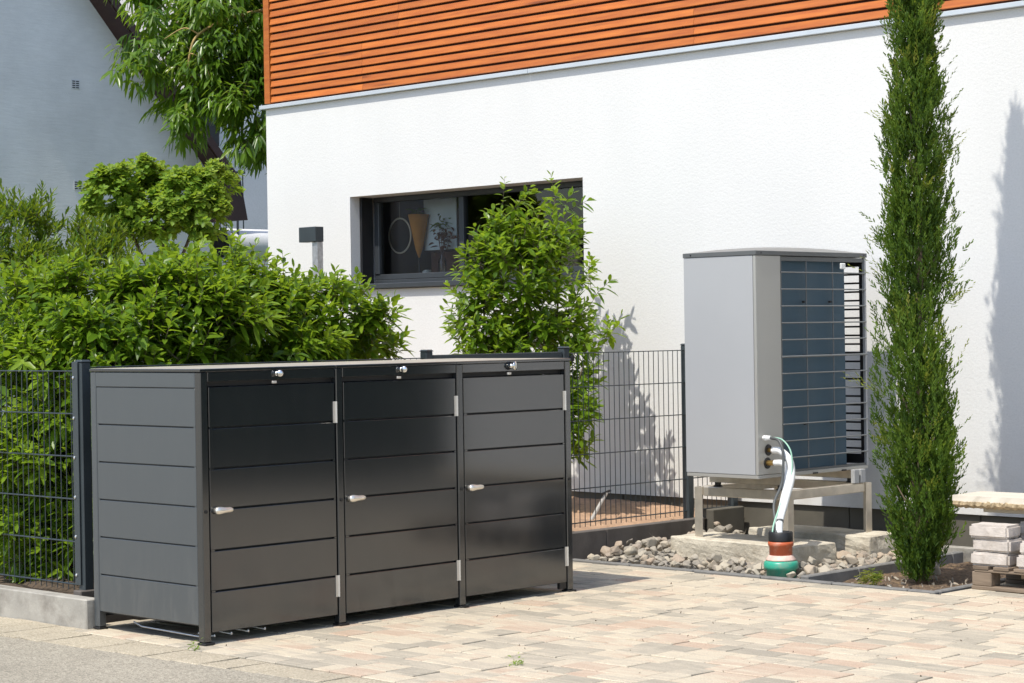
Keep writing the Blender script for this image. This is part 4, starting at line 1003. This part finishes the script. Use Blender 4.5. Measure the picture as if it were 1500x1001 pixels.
def shoots(blobs, n, seed, nleaf, leafL, leafW, shootL, up=0.5, inner=0.45, spread=(80, 25), droop=(0.2, 0.5), hang=0.0, youngtip=0.25, clip=None, clump=True):
    clumps = {}
    rs = np.random.RandomState(seed); P_, D_, N_, L_, W_, dr, rn, stems = [], [], [], [], [], [], [], []
    w = np.array([b_[3]**2 for b_ in blobs]); w /= w.sum()
    for i in range(n):
        b_ = blobs[rs.choice(len(blobs), p=w)]; d = randdir(rs); d[2] += 0.25; d /= np.linalg.norm(d)
        c_ = np.array(b_[:3]); rad = b_[3]*rs.uniform(inner, 1.0); ct = 0.0
        base_ = c_+d*rad
        if clump and rs.uniform() < 0.74:
            key = id(b_)
            if key not in clumps:
                cc = []
                for _ in range(max(3, int(9*b_[3]/0.3))):
                    q = randdir(rs); q[2] += 0.2; cc.append((q/np.linalg.norm(q), rs.uniform(0.62, 0.98), rs.uniform(0.24, 0.42), rs.uniform(-0.12, 0.22)))
                clumps[key] = cc
            q, f, w_, ct = clumps[key][rs.randint(len(clumps[key]))]
            e = randdir(rs); e[2] = abs(e[2])*0.9-0.15
            base_ = c_+q*b_[3]*f+e*b_[3]*w_*rs.uniform(0.3, 1.0); d = q*0.5+e*0.8; d /= np.linalg.norm(d); rad = b_[3]*0.9
        else: ct = -0.12  # inner shoots darker: shade inside the bush put into leaf colour
        if clip is not None and not clip(base_): continue
        s = d*0.6+np.array([0, 0, up])+rs.normal(size=3)*0.25; s /= np.linalg.norm(s)
        Ls = rs.uniform(*shootL); a0 = rs.uniform(0, 6.28)
        e1 = np.cross(s, [0.3, 0.2, 1.0]); e1 /= np.linalg.norm(e1); e2 = np.cross(s, e1)
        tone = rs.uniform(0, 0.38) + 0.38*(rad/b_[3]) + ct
        stems.append((base_, base_+s*Ls))
        for k in range(nleaf):
            t_ = (k+0.5)/nleaf; an = a0+k*2.4; sp = math.radians(spread[0]+(spread[1]-spread[0])*t_)+rs.normal()*0.12
            o = e1*math.cos(an)+e2*math.sin(an); dd = s*math.cos(sp)+o*math.sin(sp)
            dd = dd*(1-hang)+np.array([0, 0, -hang])
            P_.append(base_+s*Ls*t_); D_.append(dd); N_.append(s*0.7+np.array([0, 0, 0.6])+rs.normal(size=3)*0.15)
            q = rs.uniform(0.7, 1.15)*(1.0-0.35*max(0, t_-0.6)/0.4); L_.append(leafL*q); W_.append(leafW*q*rs.uniform(0.85, 1.15))
            dr.append(rs.uniform(*droop)); rn.append(min(1, max(0, tone+youngtip*max(0, t_-0.5)*2*0.5+rs.normal()*0.08)))
    return (P_, D_, N_, L_, W_, dr, rn), stems
def stem_mesh(name, stems, root, mat, trunk=None, r0=0.0022):
    bm = NB()
    for a, b_ in stems: tube(bm, [a, b_], [r0, r0*0.5], 3, False)
    return obj(name, bm, mat, root)
def bush(name, loc, label, cat, blobs, mat, stemmat, trunks, **kw):
    root = empty(name, loc, label, cat)
    wide = kw.pop('wide', 0.45)
    arr, stems = shoots(blobs, **kw)
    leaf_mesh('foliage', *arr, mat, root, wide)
    stem_mesh('twigs', stems, root, stemmat)
    for t_ in trunks:
        bm = NB(); tube(bm, smoothpath(t_[0], 5), np.linspace(t_[1], t_[2], 5*(len(t_[0])-1)+1), 8); obj('branch', bm, stemmat, root, smooth=True)
    return root

mid = [(-9.55, 6.9, 1.52, 0.3), (-9.58, 7.38, 1.64, 0.24), (-9.35, 7.01, 1.43, 0.30), (-9.48, 7.72, 1.50, 0.27), (-9.45, 8.14, 1.45, 0.27), (-9.45, 8.4, 1.29, 0.16), (-9.45, 7.59, 1.3, 0.36), (-9.38, 6.67, 1.37, 0.22), (-9.45, 7.01, 0.99, 0.36), (-9.5, 7.92, 0.95, 0.36), (-9.68, 7.18, 1.72, 0.15), (-9.6, 7.67, 1.70, 0.11)]
left = [(-10.09, 6.45, 1.54, 0.27), (-9.78, 6.51, 1.53, 0.26), (-9.48, 6.53, 1.38, 0.17), (-9.83, 6.30, 1.16, 0.3), (-9.53, 6.35, 1.05, 0.28), (-9.77, 6.27, 0.69, 0.28), (-9.52, 6.3, 0.61, 0.28), (-9.72, 6.24, 0.38, 0.22), (-9.47, 6.32, 0.4, 0.2), (-10.25, 6.3, 1.05, 0.33), (-10.16, 6.3, 0.5, 0.32), (-9.3, 6.45, 0.85, 0.2), (-9.6, 6.25, 0.28, 0.2), (-9.95, 6.25, 0.3, 0.2), (-9.3, 6.3, 0.35, 0.17)]
back = [(-12.9, 8.08, 2.05, 0.3), (-12.71, 8.41, 1.98, 0.25), (-12.45, 8.52, 1.95, 0.2), (-12.94, 8.33, 2.21, 0.18), (-12.71, 7.85, 1.76, 0.35), (-12.18, 8.22, 1.7, 0.3), (-13.36, 7.91, 2.02, 0.35), (-12.11, 8.57, 1.74, 0.25), (-12.5, 8.1, 1.3, 0.4), (-13.1, 7.8, 1.3, 0.4)]
rnd_ = [(-13.57, 9.4, 2.53, 0.22), (-13.52, 9.72, 2.56, 0.25), (-13.15, 9.81, 2.49, 0.26), (-13.1, 10.0, 2.6, 0.2), (-13.81, 9.73, 2.7, 0.12), (-13.63, 9.47, 2.34, 0.2), (-12.98, 9.84, 2.35, 0.2), (-13.28, 9.67, 2.31, 0.25), (-13.85, 9.4, 2.62, 0.1)]
right = [(-10.20, 10.27, 1.99, 0.12), (-10.20, 10.57, 2.02, 0.13), (-10.03, 10.76, 1.98, 0.12), (-10.22, 10.15, 1.83, 0.15), (-10.12, 10.39, 1.8, 0.28), (-9.98, 10.66, 1.79, 0.19), (-10.12, 10.25, 1.51, 0.28), (-9.95, 10.55, 1.46, 0.25), (-10.18, 10.1, 1.37, 0.18), (-9.99, 10.37, 1.17, 0.3), (-10.12, 10.16, 1.13, 0.22), (-9.75, 10.46, 1.08, 0.17), (-9.92, 10.36, 0.8, 0.28), (-9.63, 10.44, 0.8, 0.14), (-9.62, 10.45, 0.56, 0.10), (-10.05, 10.2, 0.74, 0.22), (-10.11, 10.76, 2.30, 0.08), (-10.24, 10.42, 2.27, 0.08), (-9.75, 10.61, 1.26, 0.07), (-9.71, 10.65, 1.5, 0.06), (-9.69, 10.68, 1.68, 0.06), (-9.58, 10.62, 1.34, 0.08)]
inside = lambda q: q[0] < -8.99 and q[1] > 5.99
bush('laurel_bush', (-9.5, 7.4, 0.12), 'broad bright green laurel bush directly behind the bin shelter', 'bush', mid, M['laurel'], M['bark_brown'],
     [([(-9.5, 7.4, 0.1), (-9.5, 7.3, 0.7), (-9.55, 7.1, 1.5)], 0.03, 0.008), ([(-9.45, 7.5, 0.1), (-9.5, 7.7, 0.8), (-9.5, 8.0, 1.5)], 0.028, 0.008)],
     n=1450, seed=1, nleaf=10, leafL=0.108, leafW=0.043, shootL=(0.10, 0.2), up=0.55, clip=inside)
bush('laurel_bush', (-9.7, 6.35, 0.12), 'tall laurel bush filling the mesh fence at the left edge', 'bush', left, M['laurel'], M['bark_brown'],
     [([(-9.7, 6.4, 0.1), (-9.75, 6.4, 0.7), (-9.8, 6.45, 1.4)], 0.03, 0.008), ([(-9.5, 6.4, 0.1), (-9.5, 6.4, 0.6), (-9.55, 6.45, 1.2)], 0.022, 0.006)],
     n=1650, seed=2, nleaf=10, leafL=0.10, leafW=0.040, shootL=(0.10, 0.2), up=0.45, clip=inside)
bush('laurel_bush', (-10.0, 10.35, 0.14), 'upright laurel bush in front of the white wall and window', 'bush', right, M['laurel'], M['bark_brown'],
     [([(-10.0, 10.35, 0.1), (-10.05, 10.35, 0.8), (-10.12, 10.4, 1.9)], 0.022, 0.006), ([(-9.95, 10.4, 0.1), (-9.95, 10.5, 0.8), (-10.0, 10.7, 2.0)], 0.02, 0.005), ([(-9.95, 10.35, 0.1), (-9.8, 10.42, 0.6), (-9.62, 10.5, 1.2)], 0.014, 0.004), ([(-10.0, 10.3, 0.1), (-10.15, 10.2, 0.8), (-10.25, 10.15, 1.7)], 0.016, 0.005)],
     n=720, seed=3, nleaf=10, leafL=0.11, leafW=0.044, shootL=(0.12, 0.24), up=0.6)
bush('narrow_leaf_shrub', (-12.8, 8.1, 0.12), 'narrow leaved shrub at the left edge below the gable wall', 'shrub', back, M['narrow'], M['bark_brown'],
     [([(-12.8, 8.1, 0.1), (-12.8, 8.1, 1.0), (-12.9, 8.2, 2.0)], 0.03, 0.008)],
     n=1100, seed=4, nleaf=11, leafL=0.085, leafW=0.024, shootL=(0.10, 0.2), up=0.9, spread=(60, 20), droop=(0.0, 0.15))
bush('round_crown_tree', (-13.35, 9.7, 0.05), 'small pale green round crowned tree before the gable house', 'tree', rnd_, M['roundleaf'], M['bark_brown'],
     [([(-13.35, 9.7, 0.05), (-13.33, 9.7, 1.2), (-13.35, 9.7, 2.3)], 0.04, 0.02), ([(-13.35, 9.7, 1.8), (-13.2, 9.8, 2.1), (-13.1, 9.9, 2.5)], 0.02, 0.008), ([(-13.35, 9.7, 1.8), (-13.5, 9.6, 2.1), (-13.6, 9.5, 2.5)], 0.02, 0.008)],
     n=1350, seed=5, nleaf=10, leafL=0.058, leafW=0.052, shootL=(0.03, 0.07), up=0.5, spread=(95, 30), droop=(0.0, 0.5), inner=0.6, wide=0.6)
peach = [(-15.97, 12.39, 4.48, 0.4), (-16.38, 12.25, 4.31, 0.29), (-15.88, 12.47, 4.01, 0.4), (-15.96, 12.1, 3.88, 0.28), (-16.40, 11.95, 4.16, 0.20), (-16.53, 11.83, 4.36, 0.18), (-16.8, 12.28, 4.63, 0.22), (-15.86, 12.21, 3.68, 0.26), (-15.47, 12.31, 3.55, 0.26), (-16.22, 11.98, 3.66, 0.12), (-16.18, 11.61, 3.9, 0.12), (-16.21, 11.44, 3.92, 0.08), (-16.01, 11.91, 3.4, 0.14), (-15.37, 12.26, 3.34, 0.18), (-15.95, 12.97, 4.4, 0.5), (-15.7, 12.92, 3.8, 0.5), (-16.37, 12.71, 5.02, 0.45), (-16.03, 13.04, 5.15, 0.6), (-16.85, 12.0, 4.95, 0.18), (-15.55, 12.78, 3.15, 0.3), (-15.2, 13.3, 4.5, 0.6), (-15.5, 13.4, 5.3, 0.5)]
pt = bush('fruit_tree', (-15.5, 12.9, 0.05), 'large tree with long drooping leaves beside the white house corner', 'tree', peach, M['peach'], M['bark_brown'],
     [([(-15.45, 13.0, 0.05), (-15.5, 12.95, 1.5), (-15.5, 12.9, 2.8), (-15.6, 12.8, 3.9)], 0.10, 0.05), ([(-15.6, 12.8, 3.6), (-16.0, 12.5, 4.2), (-16.5, 12.2, 4.5)], 0.045, 0.012), ([(-15.6, 12.8, 3.7), (-15.9, 12.9, 4.6), (-16.1, 13.0, 5.4)], 0.05, 0.015)],
     n=1800, seed=6, nleaf=9, leafL=0.15, leafW=0.045, shootL=(0.12, 0.28), up=-0.1, spread=(70, 30), droop=(0.2, 0.6), hang=0.42, inner=0.3)
for pts, r0, r1 in (([(-15.55, 12.70, 4.58), (-15.75, 12.30, 4.47), (-15.90, 12.02, 4.30), (-15.95, 11.95, 4.12), (-15.98, 11.95, 3.95)], 0.016, 0.011), ([(-15.90, 12.02, 4.30), (-16.0, 11.92, 4.36), (-16.15, 11.8, 4.26)], 0.009, 0.004), ([(-15.95, 11.95, 4.12), (-15.8, 11.98, 4.05), (-15.7, 12.0, 3.85)], 0.007, 0.003)):
    bm = NB(); tube(bm, smoothpath(pts, 6), np.linspace(r0, r1, 6*(len(pts)-1)+1), 7); obj('branch', bm, M['lichen'], pt, smooth=True)

# leaves of the indoor plants
rs = np.random.RandomState(11)
def tuft(root, c, n, L, w, mat, name, up=0.7, spread=1.0, droop=(0.2, 0.9), base=0.01):
    D_ = rs.normal(size=(n, 3))*spread; D_[:, 2] = np.abs(D_[:, 2])*0.5+up
    P_ = np.array(c)+rs.normal(size=(n, 3))*base
    N_ = np.tile([0, 0, 1.0], (n, 1))+rs.normal(size=(n, 3))*0.4
    leaf_mesh(name, P_, D_, N_, L*rs.uniform(0.6, 1.2, n), w*rs.uniform(0.7, 1.2, n), rs.uniform(*droop, n), rs.uniform(0, 1, n), mat, root)
tuft(cone, (-12.66, YG+0.16, 2.42), 26, 0.13, 0.03, M['narrow'], 'leaves', 0.6, 0.7)
tuft(flow, (-12.36, YG+0.15, 2.22), 70, 0.07, 0.03, M['dryleaf'], 'flower_heads', 0.2, 1.0, base=0.045)
tuft(flow, (-12.38, YG+0.15, 2.32), 26, 0.10, 0.025, M['narrow'], 'leaves', 0.3, 1.0, base=0.03)
bm = NB()
for k in range(7): tube(bm, [(-12.37, YG+0.15, 2.0), (-12.37+rs.normal()*0.05, YG+0.15+rs.normal()*0.02, 2.26)], 0.003, 4)
obj('stalks', bm, M['redbrown'], flow)

# ------------------------------------------------------------------ columnar cypress
cyp = empty('columnar_cypress', (-6.65, 10.10, -0.04), 'tall slim columnar cypress in the bed beside heat pump', 'tree')
CX, CY = -6.65, 10.10
prof_z = [0.02, 0.12, 0.25, 0.38, 0.5, 0.58, 0.7, 0.9, 1.15, 1.4, 1.8, 2.3, 2.8, 3.3, 3.8, 4.3, 4.7, 4.95]
prof_r = [0.045, 0.10, 0.165, 0.20, 0.195, 0.155, 0.195, 0.215, 0.225, 0.205, 0.185, 0.178, 0.165, 0.15, 0.13, 0.10, 0.05, 0.01]
rs = np.random.RandomState(21)
P_, D_, N_, L_, W_, dr, rn = [], [], [], [], [], [], []
def sprig(base_, d, Ls, nb, bl, bw, tone):
    d = d/np.linalg.norm(d); e1 = np.cross(d, [0.4, 0.3, 0.8]); e1 /= np.linalg.norm(e1); e2 = np.cross(d, e1)
    a0 = rs.uniform(0, 6.28); bend = rs.normal(size=3)*0.12
    for k in range(nb):
        t_ = k/(nb-1); an = a0+k*2.2; sp = 0.62-0.35*t_
        dd = d*math.cos(sp)+(e1*math.cos(an)+e2*math.sin(an))*math.sin(sp)
        P_.append(base_+(d+bend*t_)*Ls*t_*0.85); D_.append(dd); N_.append(rs.normal(size=3))
        L_.append(bl*rs.uniform(0.7, 1.2)*(1.1-0.4*t_)); W_.append(bw); dr.append(0.0); rn.append(min(1, max(0, tone+0.22*t_+rs.normal()*0.06)))
plumes = []
for k in range(150):
    z = rs.uniform(0.02, 1)**1.1*4.6+0.05; an = rs.uniform(0, 6.28)
    plumes.append((z, an, rs.uniform(0.45, 1.02), rs.uniform(0.12, 0.30), rs.uniform(0.045, 0.085), rs.uniform(-0.12, 0.22)))
for i in range(9800):
    if rs.uniform() < 0.36:                                     # inner filling, darker: shade inside the crown put into the tone
        z = rs.uniform(0, 1)**1.15*4.9+0.0; rad = np.interp(z, prof_z, prof_r); an = rs.uniform(0, 6.28)
        if 0.44 < z < 0.58 and math.cos(an-5.2) > 0.2: continue
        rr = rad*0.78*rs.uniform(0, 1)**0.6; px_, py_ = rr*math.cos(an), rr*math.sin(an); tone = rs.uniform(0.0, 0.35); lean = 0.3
    else:
        zc, an, f, hh, ww, tn = plumes[rs.randint(len(plumes))]
        t_ = rs.uniform(-1, 1); z = zc+hh*t_; rad = np.interp(max(0.02, z), prof_z, prof_r)
        wv_ = ww*math.sqrt(max(0, 1-max(0, t_)**2))*min(1, zc*3+0.3)
        g_ = rs.normal(size=2)*0.55*wv_
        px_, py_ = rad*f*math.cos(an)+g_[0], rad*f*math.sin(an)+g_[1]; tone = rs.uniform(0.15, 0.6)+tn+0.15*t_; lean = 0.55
        if z < 0.0 or z > 4.95: continue
    an = math.atan2(py_, px_)
    out = np.array([math.cos(an), math.sin(an), 0])
    d = out*rs.uniform(0.1, 0.9)*lean+np.array([0, 0, 1.0])+rs.normal(size=3)*0.2
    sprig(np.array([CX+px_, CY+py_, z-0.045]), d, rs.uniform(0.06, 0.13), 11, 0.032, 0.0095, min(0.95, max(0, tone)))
# stray longer sprigs
for k in range(150):
    z = rs.uniform(0.1, 4.4); an = rs.uniform(0, 6.28); rad = np.interp(z, prof_z, prof_r)*rs.uniform(0.75, 1.0); out = np.array([math.cos(an), math.sin(an), 0])
    sprig(np.array([CX, CY, z])+out*rad, out*rs.uniform(0.5, 1.3)+np.array([0, 0, 1.0])+rs.normal(size=3)*0.25, rs.uniform(0.08, 0.2), 13, 0.028, 0.008, rs.uniform(0.4, 0.9))
for z, an, Ls in ((0.55, 2.4, 0.22), (0.75, 4.2, 0.22), (1.1, 5.5, 0.24), (1.02, 3.6, 0.28), (1.35, 5.9, 0.30), (1.55, 0.2, 0.2), (0.85, 5.6, 0.28), (0.68, 5.4, 0.25), (2.4, 0.3, 0.2), (2.6, 3.2, 0.18), (1.9, 3.5, 0.2), (2.9, 5.6, 0.22), (3.1, 5.7, 0.18), (1.7, 3.9, 0.24), (2.2, 5.5, 0.16), (0.4, 0.2, 0.2), (0.5, 5.6, 0.18)):
    rad = np.interp(z, prof_z, prof_r)*0.85; out = np.array([math.cos(an), math.sin(an), 0])
    for q in range(4):
        sprig(np.array([CX, CY, z])+out*rad+rs.normal(size=3)*0.012, out*1.0+np.array([0, 0, 0.7])+rs.normal(size=3)*0.2, Ls*rs.uniform(0.6, 1.1), 16, 0.03, 0.007, 0.85)
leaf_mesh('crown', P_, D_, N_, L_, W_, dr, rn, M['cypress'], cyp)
bm = NB(); tube(bm, [(CX, CY, -0.09), (CX, CY, 0.5), (CX+0.01, CY, 2.0), (CX, CY, 4.6)], [0.035, 0.03, 0.022, 0.004], 8)
for k in range(40):
    z = rs.uniform(0.15, 4.0); an = rs.uniform(0, 6.28); rr = np.interp(z, prof_z, prof_r)*0.7
    tube(bm, [(CX, CY, z-0.15), (CX+rr*math.cos(an), CY+rr*math.sin(an), z+0.1)], [0.009, 0.003], 5)
obj('trunk', bm, M['bark_brown'], cyp, smooth=True)
# yellowing tuft beside it and weeds
tf = empty('dry_sprig', (-6.78, 9.72, 0), 'yellow green cut cypress sprig lying beside the trunk', 'plant')
P_, D_, N_, L_, W_, dr, rn = [], [], [], [], [], [], []
for k in range(26):
    sprig(np.array([-6.72, 9.80, 0.02])+rs.normal(size=3)*0.015, np.array([-0.7, -0.45, -0.15])+rs.normal(size=3)*0.25, rs.uniform(0.10, 0.17), 12, 0.03, 0.007, 0.9)
leaf_mesh('needles', P_, D_, N_, L_, W_, dr, rn, M['cypress'], tf)
for (x, yy, lab) in ((-7.70, 5.745, 'small green weed in a joint by the front bin post'), (-6.24, 6.36, 'tiny green weed between the driveway pavers')):
    wd = empty('weed', (x, yy, 0), lab, 'weed')
    tuft(wd, (x, yy, 0.0), 60, 0.026, 0.007, M['roundleaf'], 'blades', 0.2, 1.0, (0.2, 0.6), 0.018)
# stake leaning behind the fence
sk = empty('leaning_stake', (-9.25, 10.15, 0.12), 'grey wooden stake leaning behind the wire mesh fence', 'stake')
bm = NB(); tube(bm, [(-9.30, 10.16, 0.12), (-9.30, 10.36, 0.34)], [0.014, 0.012], 8); obj('stick', bm, simple('weathered_grey_wood', (0.36, 0.34, 0.31), 0.8), sk)
bm = NB(); tube(bm, [(-9.30, 10.30, 0.335), (-9.30, 10.40, 0.355)], 0.008, 6); obj('tie', bm, M['black'], sk)

# tall dark hedge past the house end, seen mirrored in the bin doors
hd = empty('tall_hedge', (2.5, 18, -0.14), 'tall dark green hedge far beyond the house end', 'hedge')
rs = np.random.RandomState(31); n = 9000
P_ = np.stack([rs.uniform(1.5, 4.0, n), rs.uniform(11, 30, n), rs.uniform(-0.1, 6.0, n)], 1); q = rs.uniform(size=n) < 0.7
P_[q, 0] = 1.5+0.4*rs.uniform(size=q.sum())**2
D_ = rs.normal(size=(n, 3))+np.array([-0.5, 0, 0.2]); N_ = rs.normal(size=(n, 3))
leaf_mesh('foliage', P_, D_, N_, rs.uniform(0.25, 0.5, n), rs.uniform(0.15, 0.3, n), np.zeros(n), rs.uniform(0, 0.5, n), M['cypress'], hd)
bm = NB(); box(bm, (2.2, 11.2, -0.14), (3.8, 29.8, 5.6)); obj('inner_branches', bm, M['bark_brown'], hd)

# fine debris on the paving
bmv, bmf, bmr = [], [], []
for k in range(70):
    x = random.uniform(-8.0, -4.5); yy = random.uniform(5.8, 9.4); q = random.uniform(0.004, 0.010)
    if x < -7.7 and yy < 8.4: continue
    mm = Matrix.LocRotScale(Vector((x, yy, 0.003+q*0.15)), Euler((random.random()*3, random.random()*3, random.random()*6)), Vector((q*1.8, q, q*0.6)))
    me0 = random.choice(SM); off = len(bmv); bmv += [tuple(mm @ c.co) for c in me0.vertices]; bmf += [tuple(off+i for i in f.vertices) for f in me0.polygons]; bmr += [0.0]*len(me0.vertices)
me = bpy.data.meshes.new('litter'); me.from_pydata(bmv, [], bmf)
tag(link_mesh('ground_litter', me, M['bark_brown']), kind='stuff')
